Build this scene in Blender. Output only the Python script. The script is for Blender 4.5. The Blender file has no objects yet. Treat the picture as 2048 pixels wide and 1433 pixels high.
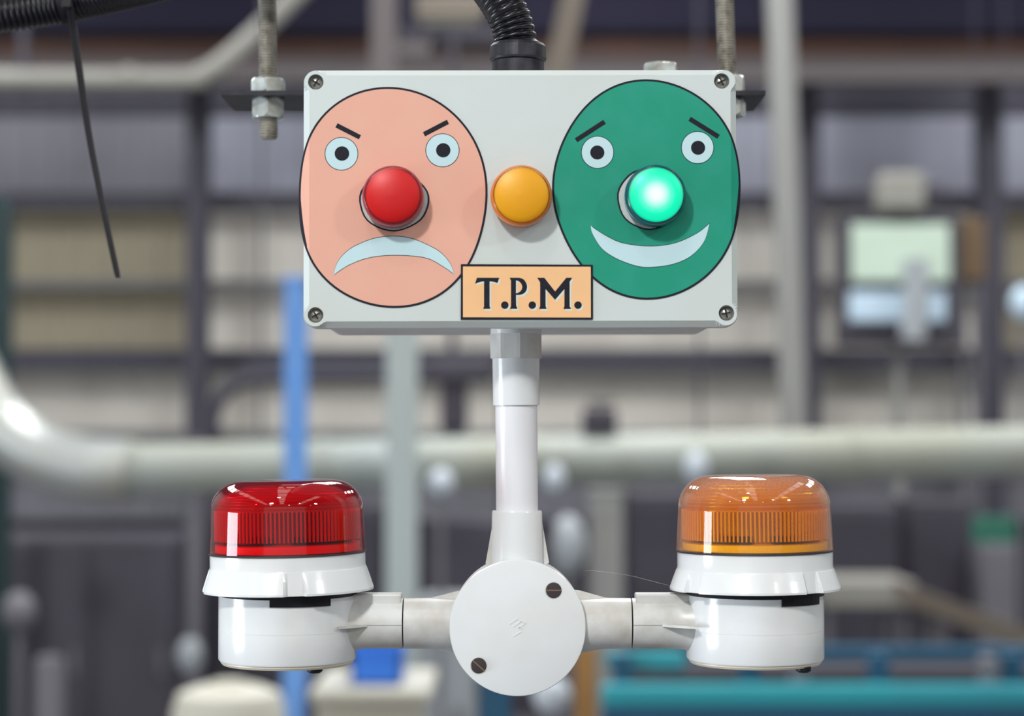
import bpy, math, random
from mathutils import Vector, Matrix, Euler
from mathutils.geometry import tessellate_polygon
random.seed(7)
PI = math.pi
SC = bpy.context.scene
COL = SC.collection

# ------------------------------------------------------------------ camera
FPX = 4000.0
CAM = Vector((0.0, -1.1, 2.2))
PITCH = math.atan((850 - 716.5) / FPX)
cd = bpy.data.cameras.new('camera'); cam = bpy.data.objects.new('camera', cd); COL.objects.link(cam)
cam.location = CAM; cam.rotation_euler = (PI / 2 + PITCH, 0, 0)
cd.sensor_width = 36; cd.lens = FPX / 2048 * 36
cd.clip_start = 0.05; cd.clip_end = 100
cd.dof.use_dof = True; cd.dof.focus_distance = 1.13; cd.dof.aperture_fstop = 5.2
SC.camera = cam

# ------------------------------------------------------------------ world, exposure
w = bpy.data.worlds.new('world'); SC.world = w; w.use_nodes = True
w.node_tree.nodes['Background'].inputs[0].default_value = (.55, .62, .72, 1)
w.node_tree.nodes['Background'].inputs[1].default_value = 0.5
SC.view_settings.view_transform = 'Standard'; SC.view_settings.look = 'None'
SC.view_settings.exposure = 0.0; SC.view_settings.gamma = 1.0; SC.view_settings.use_curve_mapping = False
SC.cycles.max_bounces = 6; SC.cycles.diffuse_bounces = 3; SC.cycles.glossy_bounces = 3
SC.cycles.transparent_max_bounces = 14
SC.cycles.sample_clamp_indirect = 8

# ------------------------------------------------------------------ lamps of the hall and added fill lights
def area(name, loc, target, sx, sy, power, col, shape='RECTANGLE', spread=None):
    l = bpy.data.lights.new(name, 'AREA'); l.shape = shape; l.size = sx; l.size_y = sy
    l.energy = power; l.color = col
    if spread: l.spread = spread
    o = bpy.data.objects.new(name, l); COL.objects.link(o); o.location = loc
    o.rotation_euler = (Vector(target) - Vector(loc)).to_track_quat('-Z', 'Y').to_euler()
    return o
# high-bay lamp up to the left in front of the box, and its weaker neighbour to the right
area('high_bay_light', (-1.25, -3.1, 4.35), (0, 0, 2.25), .34, .34, 88, (1, .99, .97), 'DISK')
area('high_bay_light', (3.9, -3.0, 4.7), (0, 0, 2.25), .42, .42, 46, (1, .99, .98), 'DISK')
for (x, y) in ((-4.6, -4.5), (.9, -6.4), (-2.4, -6.0), (5.2, -5.5), (2.2, -4.6), (-.6, -1.9)):
    area('high_bay_light', (x, y, 5.4), (x, y, 0), .3, .3, 14, (1, 1, 1), 'DISK')
# rooflight strips, warm glass, running away behind the camera and over the hall
for x in (-4.2, -.45, 3.6):
    for k in range(7):
        y = -7.0 + k * 1.75
        area('rooflight_and_fill', (x, y, 6.9), (x, y, 0), .85, 1.5, 11, (1, .97, .92))
for x in (-4.5, 0.5, 5.0):  # added overhead fill that brightens the back wall and middle of the hall
    for y, e in ((5.0, 120), (7.9, 170), (11.6, 150)):
        area('rooflight_and_fill', (x, y, 6.9), (x, y, 0), 1.2, 2.2, e, (.96, .98, 1))
# open loading door in the left wall
area('door_daylight', (-6.85, -.85, 1.2), (0, -.85, 1.2), 2.5, 2.4, 300, (.86, .93, 1.0))
# unseen fill behind the camera, added to lift ambient light and undersides
area('front_fill', (0.3, -7.8, 2.6), (0.3, 0, 2.6), 9.5, 5.0, 66, (.86, .94, 1.0))

# ------------------------------------------------------------------ pixel -> world helper (layout arithmetic only)
CP, SP = math.cos(PITCH), math.sin(PITCH)
def ray(px, py):
    a = (px - 1024) / FPX; b = -(py - 716.5) / FPX
    return Vector((a, CP - b * SP, SP + b * CP))
def P(px, py, Y):
    d = ray(px, py); t = (Y - CAM.y) / d.y
    return CAM + d * t
def S(Y): return (Y - CAM.y) / FPX          # metres per photo pixel at depth Y

# ------------------------------------------------------------------ materials
def srgb(c):
    return tuple(((v / 255) / 12.92 if v / 255 <= .04045 else ((v / 255 + .055) / 1.055) ** 2.4) for v in c)
def mat(name, c, rough=.5, metal=0.0, noise=None, nscale=40, bump=0.0, bscale=200, spec=.5, coat=0.0):
    """c = sRGB 0..255; noise = (second colour, amount) for blotchy dirt"""
    m = bpy.data.materials.new(name); m.use_nodes = True
    nt = m.node_tree; b = nt.nodes['Principled BSDF']; L = nt.links
    b.inputs['Base Color'].default_value = (*srgb(c), 1); b.inputs['Roughness'].default_value = rough
    b.inputs['Metallic'].default_value = metal; b.inputs['Specular IOR Level'].default_value = spec
    b.inputs['Coat Weight'].default_value = coat
    tc = nt.nodes.new('ShaderNodeTexCoord')
    if noise:
        n = nt.nodes.new('ShaderNodeTexNoise'); n.inputs['Scale'].default_value = nscale; n.inputs['Detail'].default_value = 5
        r = nt.nodes.new('ShaderNodeMapRange'); r.inputs[1].default_value = .42; r.inputs[2].default_value = .72; r.inputs[4].default_value = noise[1]
        x = nt.nodes.new('ShaderNodeMix'); x.data_type = 'RGBA'
        x.inputs[6].default_value = (*srgb(c), 1); x.inputs[7].default_value = (*srgb(noise[0]), 1)
        L.new(tc.outputs['Object'], n.inputs['Vector']); L.new(n.outputs[0], r.inputs[0]); L.new(r.outputs[0], x.inputs[0]); L.new(x.outputs[2], b.inputs['Base Color'])
    if bump:
        n2 = nt.nodes.new('ShaderNodeTexNoise'); n2.inputs['Scale'].default_value = bscale; n2.inputs['Detail'].default_value = 4
        bp = nt.nodes.new('ShaderNodeBump'); bp.inputs['Strength'].default_value = bump; bp.inputs['Distance'].default_value = .0005
        L.new(tc.outputs['Object'], n2.inputs['Vector']); L.new(n2.outputs[0], bp.inputs['Height']); L.new(bp.outputs[0], b.inputs['Normal'])
    return m
def tinted(name, tint, rough=.03, dust=0.0, dustcol=(205, 150, 130), ior=1.5):
    """clear tinted plastic: straight-through tint + surface gloss (+ settled dust on up-facing skin)"""
    m = bpy.data.materials.new(name); m.use_nodes = True; nt = m.node_tree; nt.nodes.clear(); L = nt.links; N = nt.nodes.new
    out = N('ShaderNodeOutputMaterial'); tr = N('ShaderNodeBsdfTransparent'); tr.inputs[0].default_value = (*tint, 1)
    gl = N('ShaderNodeBsdfGlossy'); gl.inputs[0].default_value = (1, 1, 1, 1); gl.inputs['Roughness'].default_value = rough
    fr = N('ShaderNodeFresnel'); fr.inputs[0].default_value = ior
    gb = N('ShaderNodeNewGeometry'); io = N('ShaderNodeMapRange'); io.inputs[3].default_value = ior; io.inputs[4].default_value = 1/ior   # same surface seen from its back
    L.new(gb.outputs['Backfacing'], io.inputs[0]); L.new(io.outputs[0], fr.inputs[0])
    mx = N('ShaderNodeMixShader'); L.new(fr.outputs[0], mx.inputs[0])
    df = N('ShaderNodeBsdfDiffuse'); df.inputs[0].default_value = (*srgb(dustcol), 1)
    geo = N('ShaderNodeNewGeometry'); sep = N('ShaderNodeSeparateXYZ'); L.new(geo.outputs['Normal'], sep.inputs[0])
    mr = N('ShaderNodeMapRange'); mr.inputs[1].default_value = .0; mr.inputs[2].default_value = 1.0; mr.inputs[3].default_value = dust * .08; mr.inputs[4].default_value = dust
    L.new(sep.outputs[2], mr.inputs[0])
    tc = N('ShaderNodeTexCoord'); ns = N('ShaderNodeTexNoise'); ns.inputs['Scale'].default_value = 900; ns.inputs['Detail'].default_value = 6
    L.new(tc.outputs['Object'], ns.inputs['Vector'])
    r2 = N('ShaderNodeMapRange'); r2.inputs[1].default_value = .35; r2.inputs[2].default_value = .7; r2.inputs[3].default_value = .55; r2.inputs[4].default_value = 1.3
    L.new(ns.outputs[0], r2.inputs[0])
    mu = N('ShaderNodeMath'); mu.operation = 'MULTIPLY'; mu.use_clamp = True; L.new(mr.outputs[0], mu.inputs[0]); L.new(r2.outputs[0], mu.inputs[1])
    lw = N('ShaderNodeLayerWeight'); lw.inputs[0].default_value = .3      # a dust film covers more when seen at a slant
    gz = N('ShaderNodeMath'); gz.operation = 'MULTIPLY_ADD'; gz.inputs[1].default_value = dust * 1.2; L.new(lw.outputs['Facing'], gz.inputs[0]); L.new(mu.outputs[0], gz.inputs[2]); gz.use_clamp = True
    m2 = N('ShaderNodeMixShader'); L.new(gz.outputs[0], m2.inputs[0]); L.new(tr.outputs[0], m2.inputs[1]); L.new(df.outputs[0], m2.inputs[2])
    L.new(m2.outputs[0], mx.inputs[1]); L.new(gl.outputs[0], mx.inputs[2]); L.new(mx.outputs[0], out.inputs[0])
    return m
def translucent(name, c, rough=.35, t=.5):
    m = mat(name, c, rough); nt = m.node_tree; b = nt.nodes['Principled BSDF']; out = nt.nodes['Material Output']
    tl = nt.nodes.new('ShaderNodeBsdfTranslucent'); tl.inputs[0].default_value = (*srgb(c), 1)
    mx = nt.nodes.new('ShaderNodeMixShader'); mx.inputs[0].default_value = t
    nt.links.new(b.outputs[0], mx.inputs[1]); nt.links.new(tl.outputs[0], mx.inputs[2]); nt.links.new(mx.outputs[0], out.inputs[0])
    return m
M = {}
M['box'] = mat('box_plastic', (203, 213, 212), .38, noise=((194, 199, 190), .5), nscale=9, bump=.12, bscale=900)
M['box_body'] = mat('box_body_plastic', (205, 208, 208), .42, noise=((176, 172, 165), .6), nscale=14)
M['white'] = mat('white_plastic', (226, 230, 232), .17, noise=((212, 210, 200), .35), nscale=30, bump=.05, bscale=300)
M['white_dirty'] = mat('white_plastic_dusty', (214, 216, 214), .33, noise=((170, 162, 148), .75), nscale=45, bump=.1, bscale=400)
M['white_pole'] = mat('white_pole', (232, 234, 238), .3)
M['cream'] = mat('cream_plastic', (214, 206, 188), .4)
M['black'] = mat('black_plastic', (12, 12, 22), .5, spec=.3)
M['blacksoft'] = mat('black_corrugated', (12, 13, 22), .28)
M['gland'] = mat('black_gland', (16, 17, 28), .42, noise=((80, 80, 90), .3), nscale=90, bump=.3)
M['print_black'] = mat('black_print', (16, 16, 30), .6, noise=((44, 44, 60), .35), nscale=900, spec=.25)
M['pink'] = mat('pink_paper', (226, 170, 150), .5, noise=((226, 176, 154), .6), nscale=60, spec=.3)
M['green'] = mat('green_paper', (20, 146, 118), .5, noise=((40, 152, 130), .6), nscale=60, spec=.3)
M['eye'] = mat('pale_blue_paper', (190, 220, 226), .5)
M['peach'] = mat('peach_paper', (240, 190, 136), .5, noise=((232, 184, 130), .5), nscale=70)
M['shadow_print'] = mat('pale_print', (206, 220, 216), .5)
M['steel'] = mat('steel_screw', (186, 182, 174), .28, .8, noise=((90, 84, 74), .5), nscale=500)
M['recess'] = mat('dark_recess', (22, 20, 22), .6)
M['zinc'] = mat('zinc_nut', (206, 214, 212), .36, .75, noise=((150, 140, 118), .7), nscale=120)
M['rod'] = mat('threaded_rod', (178, 174, 164), .42, .5, noise=((104, 96, 84), .7), nscale=160)
M['bracket'] = mat('black_steel', (28, 28, 36), .5, .3, noise=((60, 58, 62), .5), nscale=90)
M['slot_screw'] = mat('brown_black_screw', (56, 46, 48), .4)
M['slot'] = mat('slot_brass', (120, 98, 76), .5)
M['gasket'] = mat('gasket', (42, 30, 34), .6)
M['red_shell'] = tinted('red_lens', (.87, .16, .22), .03, dust=.07, dustcol=(190, 70, 90))
M['amber_shell'] = tinted('amber_lens', (.99, .86, .24), .035, dust=.58, dustcol=(196, 136, 110))
M['red_in'] = translucent('red_inner_plastic', (240, 62, 48), .3, .4)
M['amber_in'] = translucent('amber_inner_plastic', (255, 186, 0), .3, .4)
M['red_base'] = mat('red_inner_ring', (246, 84, 72), .3)
M['amber_base'] = mat('amber_inner_ring', (255, 196, 40), .3)
M['core_red'] = mat('red_core', (120, 36, 44), .35)
M['core_amber'] = mat('amber_core', (176, 118, 60), .35)
M['board'] = mat('dark_circuit_board', (44, 30, 36), .5)
M['cap_red'] = tinted('red_cap_skin', (.94, .45, .45), .4, dust=.03, dustcol=(200, 120, 120), ior=1.38)
M['cap_amber'] = tinted('amber_cap_skin', (.99, .96, .5), .4, dust=.02, dustcol=(240, 190, 80), ior=1.38)
M['cap_green'] = tinted('green_cap_skin', (.40, .95, .86), .4, dust=.02, dustcol=(60, 130, 140), ior=1.38)
M['lens_red'] = mat('red_diffuser', (214, 22, 28), .45, bump=.25, bscale=1600)
M['lens_amber'] = mat('amber_diffuser', (230, 164, 0), .45, bump=.2, bscale=1600)
# lit lamp: the light source sits behind the middle of the diffuser
gm = bpy.data.materials.new('green_lit_diffuser'); gm.use_nodes = True
nt = gm.node_tree; b = nt.nodes['Principled BSDF']; b.inputs['Base Color'].default_value = (*srgb((0, 70, 80)), 1)
b.inputs['Roughness'].default_value = .3
tc = nt.nodes.new('ShaderNodeTexCoord'); ln = nt.nodes.new('ShaderNodeVectorMath'); ln.operation = 'LENGTH'
sv = nt.nodes.new('ShaderNodeVectorMath'); sv.operation = 'SUBTRACT'
cr = nt.nodes.new('ShaderNodeValToRGB'); e = cr.color_ramp.elements
GL = lambda r, g, b_: (r/1.04, g/2.47, b_/2.24)     # light wanted in front of the tinted cap
e[0].position = 0; e[0].color = (*GL(1, 1, 1), 1); e[1].position = 1; e[1].color = (0, .01, .01, 1)
for p_, c_ in ((.16, (.95, 1, .97)), (.32, (.55, 1, .84)), (.48, (.12, .98, .62)), (.64, (0, .94, .50)), (.84, (0, .86, .42)), (.905, (0, .5, .27)), (.915, (0, .01, .01))):
    c_ = GL(*c_)
    k = e.new(p_); k.color = (*c_, 1)
dv = nt.nodes.new('ShaderNodeMath'); dv.operation = 'DIVIDE'; dv.inputs[1].default_value = .0165
nt.links.new(tc.outputs['Object'], sv.inputs[0]); nt.links.new(sv.outputs[0], ln.inputs[0])
nt.links.new(ln.outputs['Value'], dv.inputs[0]); nt.links.new(dv.outputs[0], cr.inputs[0]); nt.links.new(cr.outputs[0], b.inputs['Emission Color'])
b.inputs['Emission Strength'].default_value = 2.6
GREEN_CENTRE = sv
M['lens_green'] = gm

# ------------------------------------------------------------------ mesh builder
class MB:
    def __init__(s): s.v = []; s.f = []; s.mi = []; s.sm = []
    def add(s, vs, fs, mi=0, smooth=False):
        o = len(s.v); s.v += [Vector(p) for p in vs]
        for f in fs: s.f.append([i + o for i in f]); s.mi.append(mi); s.sm.append(smooth)
        return s
    def box(s, a, b, mi=0, bev=0.0):
        x0, y0, z0 = a; x1, y1, z1 = b
        if x0 > x1: x0, x1 = x1, x0
        if y0 > y1: y0, y1 = y1, y0
        if z0 > z1: z0, z1 = z1, z0
        if bev <= 0:
            vs = [(x0,y0,z0),(x1,y0,z0),(x1,y1,z0),(x0,y1,z0),(x0,y0,z1),(x1,y0,z1),(x1,y1,z1),(x0,y1,z1)]
            return s.add(vs, [(0,3,2,1),(4,5,6,7),(0,1,5,4),(1,2,6,5),(2,3,7,6),(3,0,4,7)], mi)
        c = bev   # chamfered in plan and at top/bottom
        def ring(i, z): return [(x0+i+c,y0+i,z),(x1-i-c,y0+i,z),(x1-i,y0+i+c,z),(x1-i,y1-i-c,z),(x1-i-c,y1-i,z),(x0+i+c,y1-i,z),(x0+i,y1-i-c,z),(x0+i,y0+i+c,z)]
        return s.loft([ring(c*.6, z0), ring(0, z0+c), ring(0, z1-c), ring(c*.6, z1)], mi, caps=True)
    def loft(s, rings, mi=0, caps=False, smooth=False, closed=True):
        n = len(rings[0]); vs = [p for r in rings for p in r]; fs = []
        m = n if closed else n - 1
        for k in range(len(rings) - 1):
            for i in range(m):
                j = (i + 1) % n; fs.append((k*n+i, k*n+j, (k+1)*n+j, (k+1)*n+i))
        s.add(vs, fs, mi, smooth)
        if caps:
            s.add(rings[0], [tuple(reversed(range(n)))], mi); s.add(rings[-1], [tuple(range(n))], mi)
        return s
    def lathe(s, prof, mtx=None, seg=48, mi=0, smooth=True, caps=True):
        """prof = [(r, h)] about local z; mtx moves it"""
        mtx = mtx or Matrix.Identity(4); rings = []
        for r, h in prof:
            rings.append([mtx @ Vector((r*math.cos(2*PI*i/seg), r*math.sin(2*PI*i/seg), h)) for i in range(seg)])
        # split at sharp corners so shading stays crisp
        if smooth:
            start = 0
            for k in range(1, len(prof)):
                end = k == len(prof) - 1
                if not end:
                    a = Vector((prof[k][0]-prof[k-1][0], prof[k][1]-prof[k-1][1])); b_ = Vector((prof[k+1][0]-prof[k][0], prof[k+1][1]-prof[k][1]))
                    sharp = a.length > 0 and b_.length > 0 and a.angle(b_) > .6
                if end or sharp:
                    s.loft(rings[start:k+1], mi, False, True); start = k
        else: s.loft(rings, mi, False, False)
        if caps:
            if prof[0][0] > 1e-6: s.add(rings[0], [tuple(reversed(range(seg)))], mi)
            if prof[-1][0] > 1e-6: s.add(rings[-1], [tuple(range(seg))], mi)
        return s
    def prism(s, loops, f0, f1, mi=0, sides=True, mi_side=None):
        """loops: list of 2-D loops (first outer, others holes); f0/f1 map (u,v)->3D for the back / front"""
        flat = [Vector((p[0], p[1], 0)) for l in loops for p in l]
        tris = tessellate_polygon([[Vector((p[0], p[1], 0)) for p in l] for l in loops])
        fr = [f1(p.x, p.y) for p in flat]; bk = [f0(p.x, p.y) for p in flat]
        def orient(t):
            a, b_, c = [flat[i] for i in t]
            return t if (b_-a).cross(c-a).z > 0 else (t[0], t[2], t[1])
        tr = [orient(t) for t in tris]
        s.add(fr, tr, mi); s.add(bk, [(t[0], t[2], t[1]) for t in tr], mi)
        if sides:
            o = 0
            for l in loops:
                n = len(l); s.add([fr[o+i] for i in range(n)] + [bk[o+i] for i in range(n)], [(i, i+n, (i+1) % n + n, (i+1) % n) for i in range(n)], mi if mi_side is None else mi_side); o += n
        return s
    def tube(s, pts, r, seg=20, mi=0, caps=True, smooth=True):
        pts = [Vector(p) for p in pts]; n = len(pts); rr = r if isinstance(r, (list, tuple)) else [r]*n
        t0 = (pts[1]-pts[0]).normalized(); up = Vector((0, 0, 1)) if abs(t0.z) < .9 else Vector((0, 1, 0))
        u = t0.cross(up).normalized(); rings = []
        for i in range(n):
            t = (pts[min(i+1, n-1)] - pts[max(i-1, 0)]).normalized()
            u = (u - t*u.dot(t)).normalized(); v = t.cross(u)
            rings.append([pts[i] + (u*math.cos(2*PI*k/seg) + v*math.sin(2*PI*k/seg))*rr[i] for k in range(seg)])
        return s.loft(rings, mi, caps, smooth)
    def cyl(s, a, b_, r, seg=24, mi=0): return s.tube([a, b_], r, seg, mi)
    def apply(s, mtx): s.v = [mtx @ p for p in s.v]; return s

def tag(o, label=None, cat=None, group=None, kind=None):
    if label: o['label'] = label
    if cat: o['category'] = cat
    if group: o['group'] = group
    if kind: o['kind'] = kind
    return o
def thing(name, loc=(0,0,0), label=None, cat=None, group=None, rot=(0,0,0)):
    o = bpy.data.objects.new(name, None); COL.objects.link(o); o.location = loc; o.rotation_euler = rot
    o.empty_display_size = .02
    o['_inv'] = 0; tag(o, label, cat, group); del o['_inv']
    ROOT[o.name] = (Matrix.LocRotScale(Vector(loc), Euler(rot), None)).inverted()
    return o
ROOT = {}
def root_inv(parent):
    while parent.parent: parent = parent.parent
    return ROOT.get(parent.name, Matrix.Identity(4))
def obj(name, mb, mats, parent=None, label=None, cat=None, group=None, kind=None, local=False, origin=None, weld=False):
    """world-space builder -> mesh in the parent's frame (local=True: already in it)"""
    vs = mb.v
    if parent is not None and not local:
        inv = root_inv(parent); vs = [inv @ p for p in vs]
    if origin is not None: vs = [p - origin for p in vs]
    me = bpy.data.meshes.new(name); me.from_pydata([tuple(p) for p in vs], [], mb.f)
    for m in (mats if isinstance(mats, (list, tuple)) else [mats]): me.materials.append(M[m] if isinstance(m, str) else m)
    me.polygons.foreach_set('material_index', mb.mi); me.polygons.foreach_set('use_smooth', mb.sm); me.update()
    o = bpy.data.objects.new(name, me); COL.objects.link(o)
    if parent is not None: o.parent = parent
    if origin is not None: o.location = origin
    return tag(o, label, cat, group, kind)
def circ(cx, cy, r, n=48, ry=None):
    ry = ry or r
    return [(cx + r*math.cos(2*PI*i/n), cy + ry*math.sin(2*PI*i/n)) for i in range(n)]
def spline(pts, sub=6, closed=True):
    out = []; n = len(pts); rng = n if closed else n - 1
    for i in range(rng):
        p = [Vector(pts[(i+k) % n]) if closed else Vector(pts[min(max(i+k, 0), n-1)]) for k in (-1, 0, 1, 2)]
        for j in range(sub):
            t = j/sub
            out.append(tuple(.5*((2*p[1]) + (p[2]-p[0])*t + (2*p[0]-5*p[1]+4*p[2]-p[3])*t*t + (3*p[1]-p[0]-3*p[2]+p[3])*t**3)))
    if not closed: out.append(tuple(pts[-1]))
    return out
def bezpath(pts, sub=8):
    return [Vector(p) for p in spline([tuple(p) for p in pts], sub, False)]
RX = Matrix.Rotation(PI/2, 4, 'X')       # local z -> world -y

# ------------------------------------------------------------------ hall shell
def struct(name, mb, m, **k): return obj(name, mb, m, kind='structure', **k)
M['floor'] = mat('floor_concrete', (104, 104, 108), .6, noise=((84, 82, 82), .6), nscale=1.2)
M['roof'] = mat('roof_sheet', (92, 90, 96), .7)
M['wall_plain'] = mat('wall_paint', (170, 170, 168), .8)
M['wall_dark'] = mat('wall_dark_paint', (66, 62, 72), .8)
X0, X1, Y0, Y1, ZH = -7.0, 7.5, -8.0, 14.0, 7.0
struct('floor', MB().box((X0-.2, Y0-.2, -.2), (X1+.2, Y1+.3, 0)), 'floor')
struct('ceiling', MB().box((X0-.2, Y0-.2, ZH), (X1+.2, Y1+.3, ZH+.2)), 'roof')
struct('wall_left', MB().box((X0-.2, Y0, 0), (X0, Y1, ZH)), 'wall_plain')
struct('wall_right', MB().box((X1, Y0, 0), (X1+.2, Y1, ZH)), 'wall_plain')
struct('wall_front', MB().box((X0, Y0-.2, 0), (X1, Y0, ZH)), 'wall_plain')
wb = struct('wall_back', MB().box((X0, Y1+.1, 0), (X1, Y1+.3, ZH)), 'wall_dark')
M['clad_warm'] = mat('cladding_warm_grey', (238, 232, 222), .6, noise=((206, 200, 188), .5), nscale=2)
M['clad_cool'] = mat('cladding_cool_grey', (166, 168, 182), .6, noise=((142, 142, 154), .5), nscale=2)
M['clad_mid'] = mat('cladding_mid_grey', (136, 135, 144), .6, noise=((120, 118, 126), .6), nscale=1.3)
M['clad_tan'] = mat('cladding_tan', (178, 168, 144), .6, noise=((160, 152, 132), .5), nscale=2)
M['girt'] = mat('girt_steel', (70, 68, 80), .55)
M['girt_light'] = mat('girt_pale', (128, 130, 132), .55)
def clad(px0, py0, px1, py1, m):
    a = P(px0, py0, Y1-.02); c = P(px1, py1, Y1-.02); mb = MB(); pitch = .2; n = max(1, round((c.x-a.x)/pitch)); d = (c.x-a.x)/n
    prof = []
    for i in range(n):
        x = a.x + i*d; prof += [(x, 0), (x+d*.55, 0), (x+d*.65, -.014), (x+d*.9, -.014)]
    prof.append((c.x, 0)); k = len(prof)
    vs = [(x, Y1+.02+y, a.z) for x, y in prof] + [(x, Y1+.02+y, c.z) for x, y in prof] + [(x, Y1+.09, a.z) for x, y in prof] + [(x, Y1+.09, c.z) for x, y in prof]
    fs = [(i, i+k, i+k+1, i+1) for i in range(k-1)] + [(2*k+i, 2*k+i+1, i+1, i) for i in range(k-1)] + [(k+i, 3*k+i, 3*k+i+1, k+i+1) for i in range(k-1)]
    mb.add(vs, fs)
    obj('cladding_panel', mb, m, wb)
for (y0, y1, ms) in ((160, 228, ('girt', 'girt', 'girt', 'girt', 'girt')), (232, 384, ('clad_mid', 'clad_cool', 'clad_cool', 'clad_cool', 'clad_cool')),
                     (418, 698, ('clad_tan', 'clad_warm', 'clad_warm', 'clad_warm', 'clad_tan')), (742, 868, ('clad_warm', 'clad_warm', 'clad_warm', 'clad_warm', 'clad_warm')),
                     (900, 1040, ('clad_mid', 'clad_mid', 'clad_mid', 'clad_mid', 'clad_mid'))):
    for (x0, x1), m_ in zip(((-1100, 372), (408, 1000), (1006, 1598), (1642, 1966), (2008, 2900)), ms): clad(x0, y0, x1, y1, m_)
n_t = 0
def girt(py0, py1, m, px0=-730, px1=2900, Y=Y1-.28, depth=.22):
    """C-section rail spanning the back wall"""
    a = P(px0, py0, Y); c = P(px1, py1, Y); t = (a.z-c.z)*.18; mb = MB()
    mb.box((a.x, Y, a.z-t), (c.x, Y+depth, a.z)); mb.box((a.x, Y, c.z), (c.x, Y+depth, c.z+t)); mb.box((a.x, Y+depth-.04, c.z+t), (c.x, Y+depth, a.z-t))
    mb.box((a.x, Y, a.z-t*1.6), (c.x, Y+.02, a.z-t)); mb.box((a.x, Y, c.z+t), (c.x, Y+.02, c.z+t*1.6)); mb.box((a.x, Y+.01, c.z+t), (c.x, Y+.03, a.z-t))
    global n_t; n_t += 1
    struct('trim_%d' % n_t, mb, m)
girt(384, 418, 'girt'); girt(698, 742, 'girt'); girt(862, 900, 'girt_light'); girt(560, 574, 'girt_light')

# ------------------------------------------------------------------ far things of the hall
def bx(px0, py0, px1, py1, Y, depth):
    a = P(px0, py0, Y); c = P(px1, py1, Y); return (a.x, Y, c.z), (c.x, Y+depth, a.z)
def hcol(name, px0, px1, Y, m, label, cat, depth=.24, ztop=ZH, group=None, slant=0):
    """H-section stanchion from the floor up, with a base plate"""
    a = P(px0, 850, Y); c = P(px1, 850, Y); t = .016; cx = (a.x+c.x)/2
    r = thing(name, (cx, Y+depth/2, 0), label, cat, group)
    mb = MB(); mb.box((a.x, Y, 0.02), (c.x, Y+t, ztop)).box((a.x, Y+depth-t, .02), (c.x, Y+depth, ztop)).box((cx-t/2, Y+t, .02), (cx+t/2, Y+depth-t, ztop))
    obj('stanchion', mb, m, r)
    obj('base_plate', MB().box((a.x-.06, Y-.06, 0), (c.x+.06, Y+depth+.06, .02)), m, r)
    return r
def beam(name, py0, py1, Y, m, label, cat, px0=-250, px1=2300, depth=.2):
    a = P(px0, py0, Y); c = P(px1, py1, Y); t = (a.z-c.z)*.12
    mb = MB().box((a.x, Y, a.z-t), (c.x, Y+depth, a.z)).box((a.x, Y, c.z), (c.x, Y+depth, c.z+t)).box((a.x, Y+depth*.1, c.z+t), (c.x, Y+depth*.2, a.z-t))
    r = thing(name, (0, Y+depth/2, c.z), label, cat); obj('girder', mb, m, r)
    for i, x in enumerate((a.x+.4, c.x-.4)):
        obj('hanger_rod', MB().cyl((x, Y+depth/2, a.z), (x, Y+depth/2, ZH), .02, 10), 'girt', r)
    return r
M['navy'] = mat('navy_paint', (30, 28, 44), .8, spec=.15)
M['rust'] = mat('rust_primer', (92, 64, 54), .7, noise=((74, 56, 50), .6), nscale=3)
M['greybeam'] = mat('grey_beam', (112, 104, 104), .6)
M['col_dark'] = mat('dark_column', (66, 64, 76), .6)
M['col_grey'] = mat('grey_column', (150, 150, 146), .5)
M['blue'] = mat('blue_paint', (104, 160, 232), .45, noise=((132, 174, 232), .5), nscale=3)
M['palegreen'] = mat('pale_green_paint', (180, 190, 186), .5)
M['galv'] = mat('galvanised_duct', (196, 200, 196), .34, .55, noise=((170, 160, 130), .7), nscale=2.2)
M['duct_grey'] = mat('duct_grey', (162, 164, 150), .55, .12, noise=((168, 178, 178), .7), nscale=1.5)
M['pipe_pale'] = mat('pale_pipe', (150, 148, 140), .45)
M['mach_dark'] = mat('machine_dark', (66, 62, 72), .5, noise=((52, 50, 60), .6), nscale=2)
M['mach_mid'] = mat('machine_mid_grey', (112, 110, 116), .5)
M['mach_pale'] = mat('machine_pale_grey', (164, 170, 174), .45)
M['teal'] = mat('teal_paint', (40, 160, 172), .45, noise=((50, 140, 156), .6), nscale=2.5)
M['teal_dark'] = mat('dark_teal_paint', (26, 82, 112), .5)
M['vivid_blue'] = mat('blue_crate_plastic', (54, 126, 236), .4)
M['creamw'] = mat('cream_cover', (206, 203, 188), .55)
M['ochre'] = mat('ochre_paint', (176, 128, 70), .5)
M['brown'] = mat('brown_board', (112, 88, 56), .6)
M['sign_green'] = mat('sign_green', (48, 112, 92), .5)
M['white_lamp'] = mat('white_painted_metal', (196, 204, 212), .5)
M['tan'] = mat('tan_paint', (122, 112, 100), .6)
M['darkgreen'] = mat('dark_green_cover', (8, 40, 42), .6)
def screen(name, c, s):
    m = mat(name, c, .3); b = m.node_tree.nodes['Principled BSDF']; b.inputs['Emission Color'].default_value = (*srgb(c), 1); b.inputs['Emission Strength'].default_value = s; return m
M['screen_mint'] = screen('screen_mint', (196, 214, 196), .12)
M['screen_blue'] = screen('screen_blue', (190, 212, 228), .16)

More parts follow.
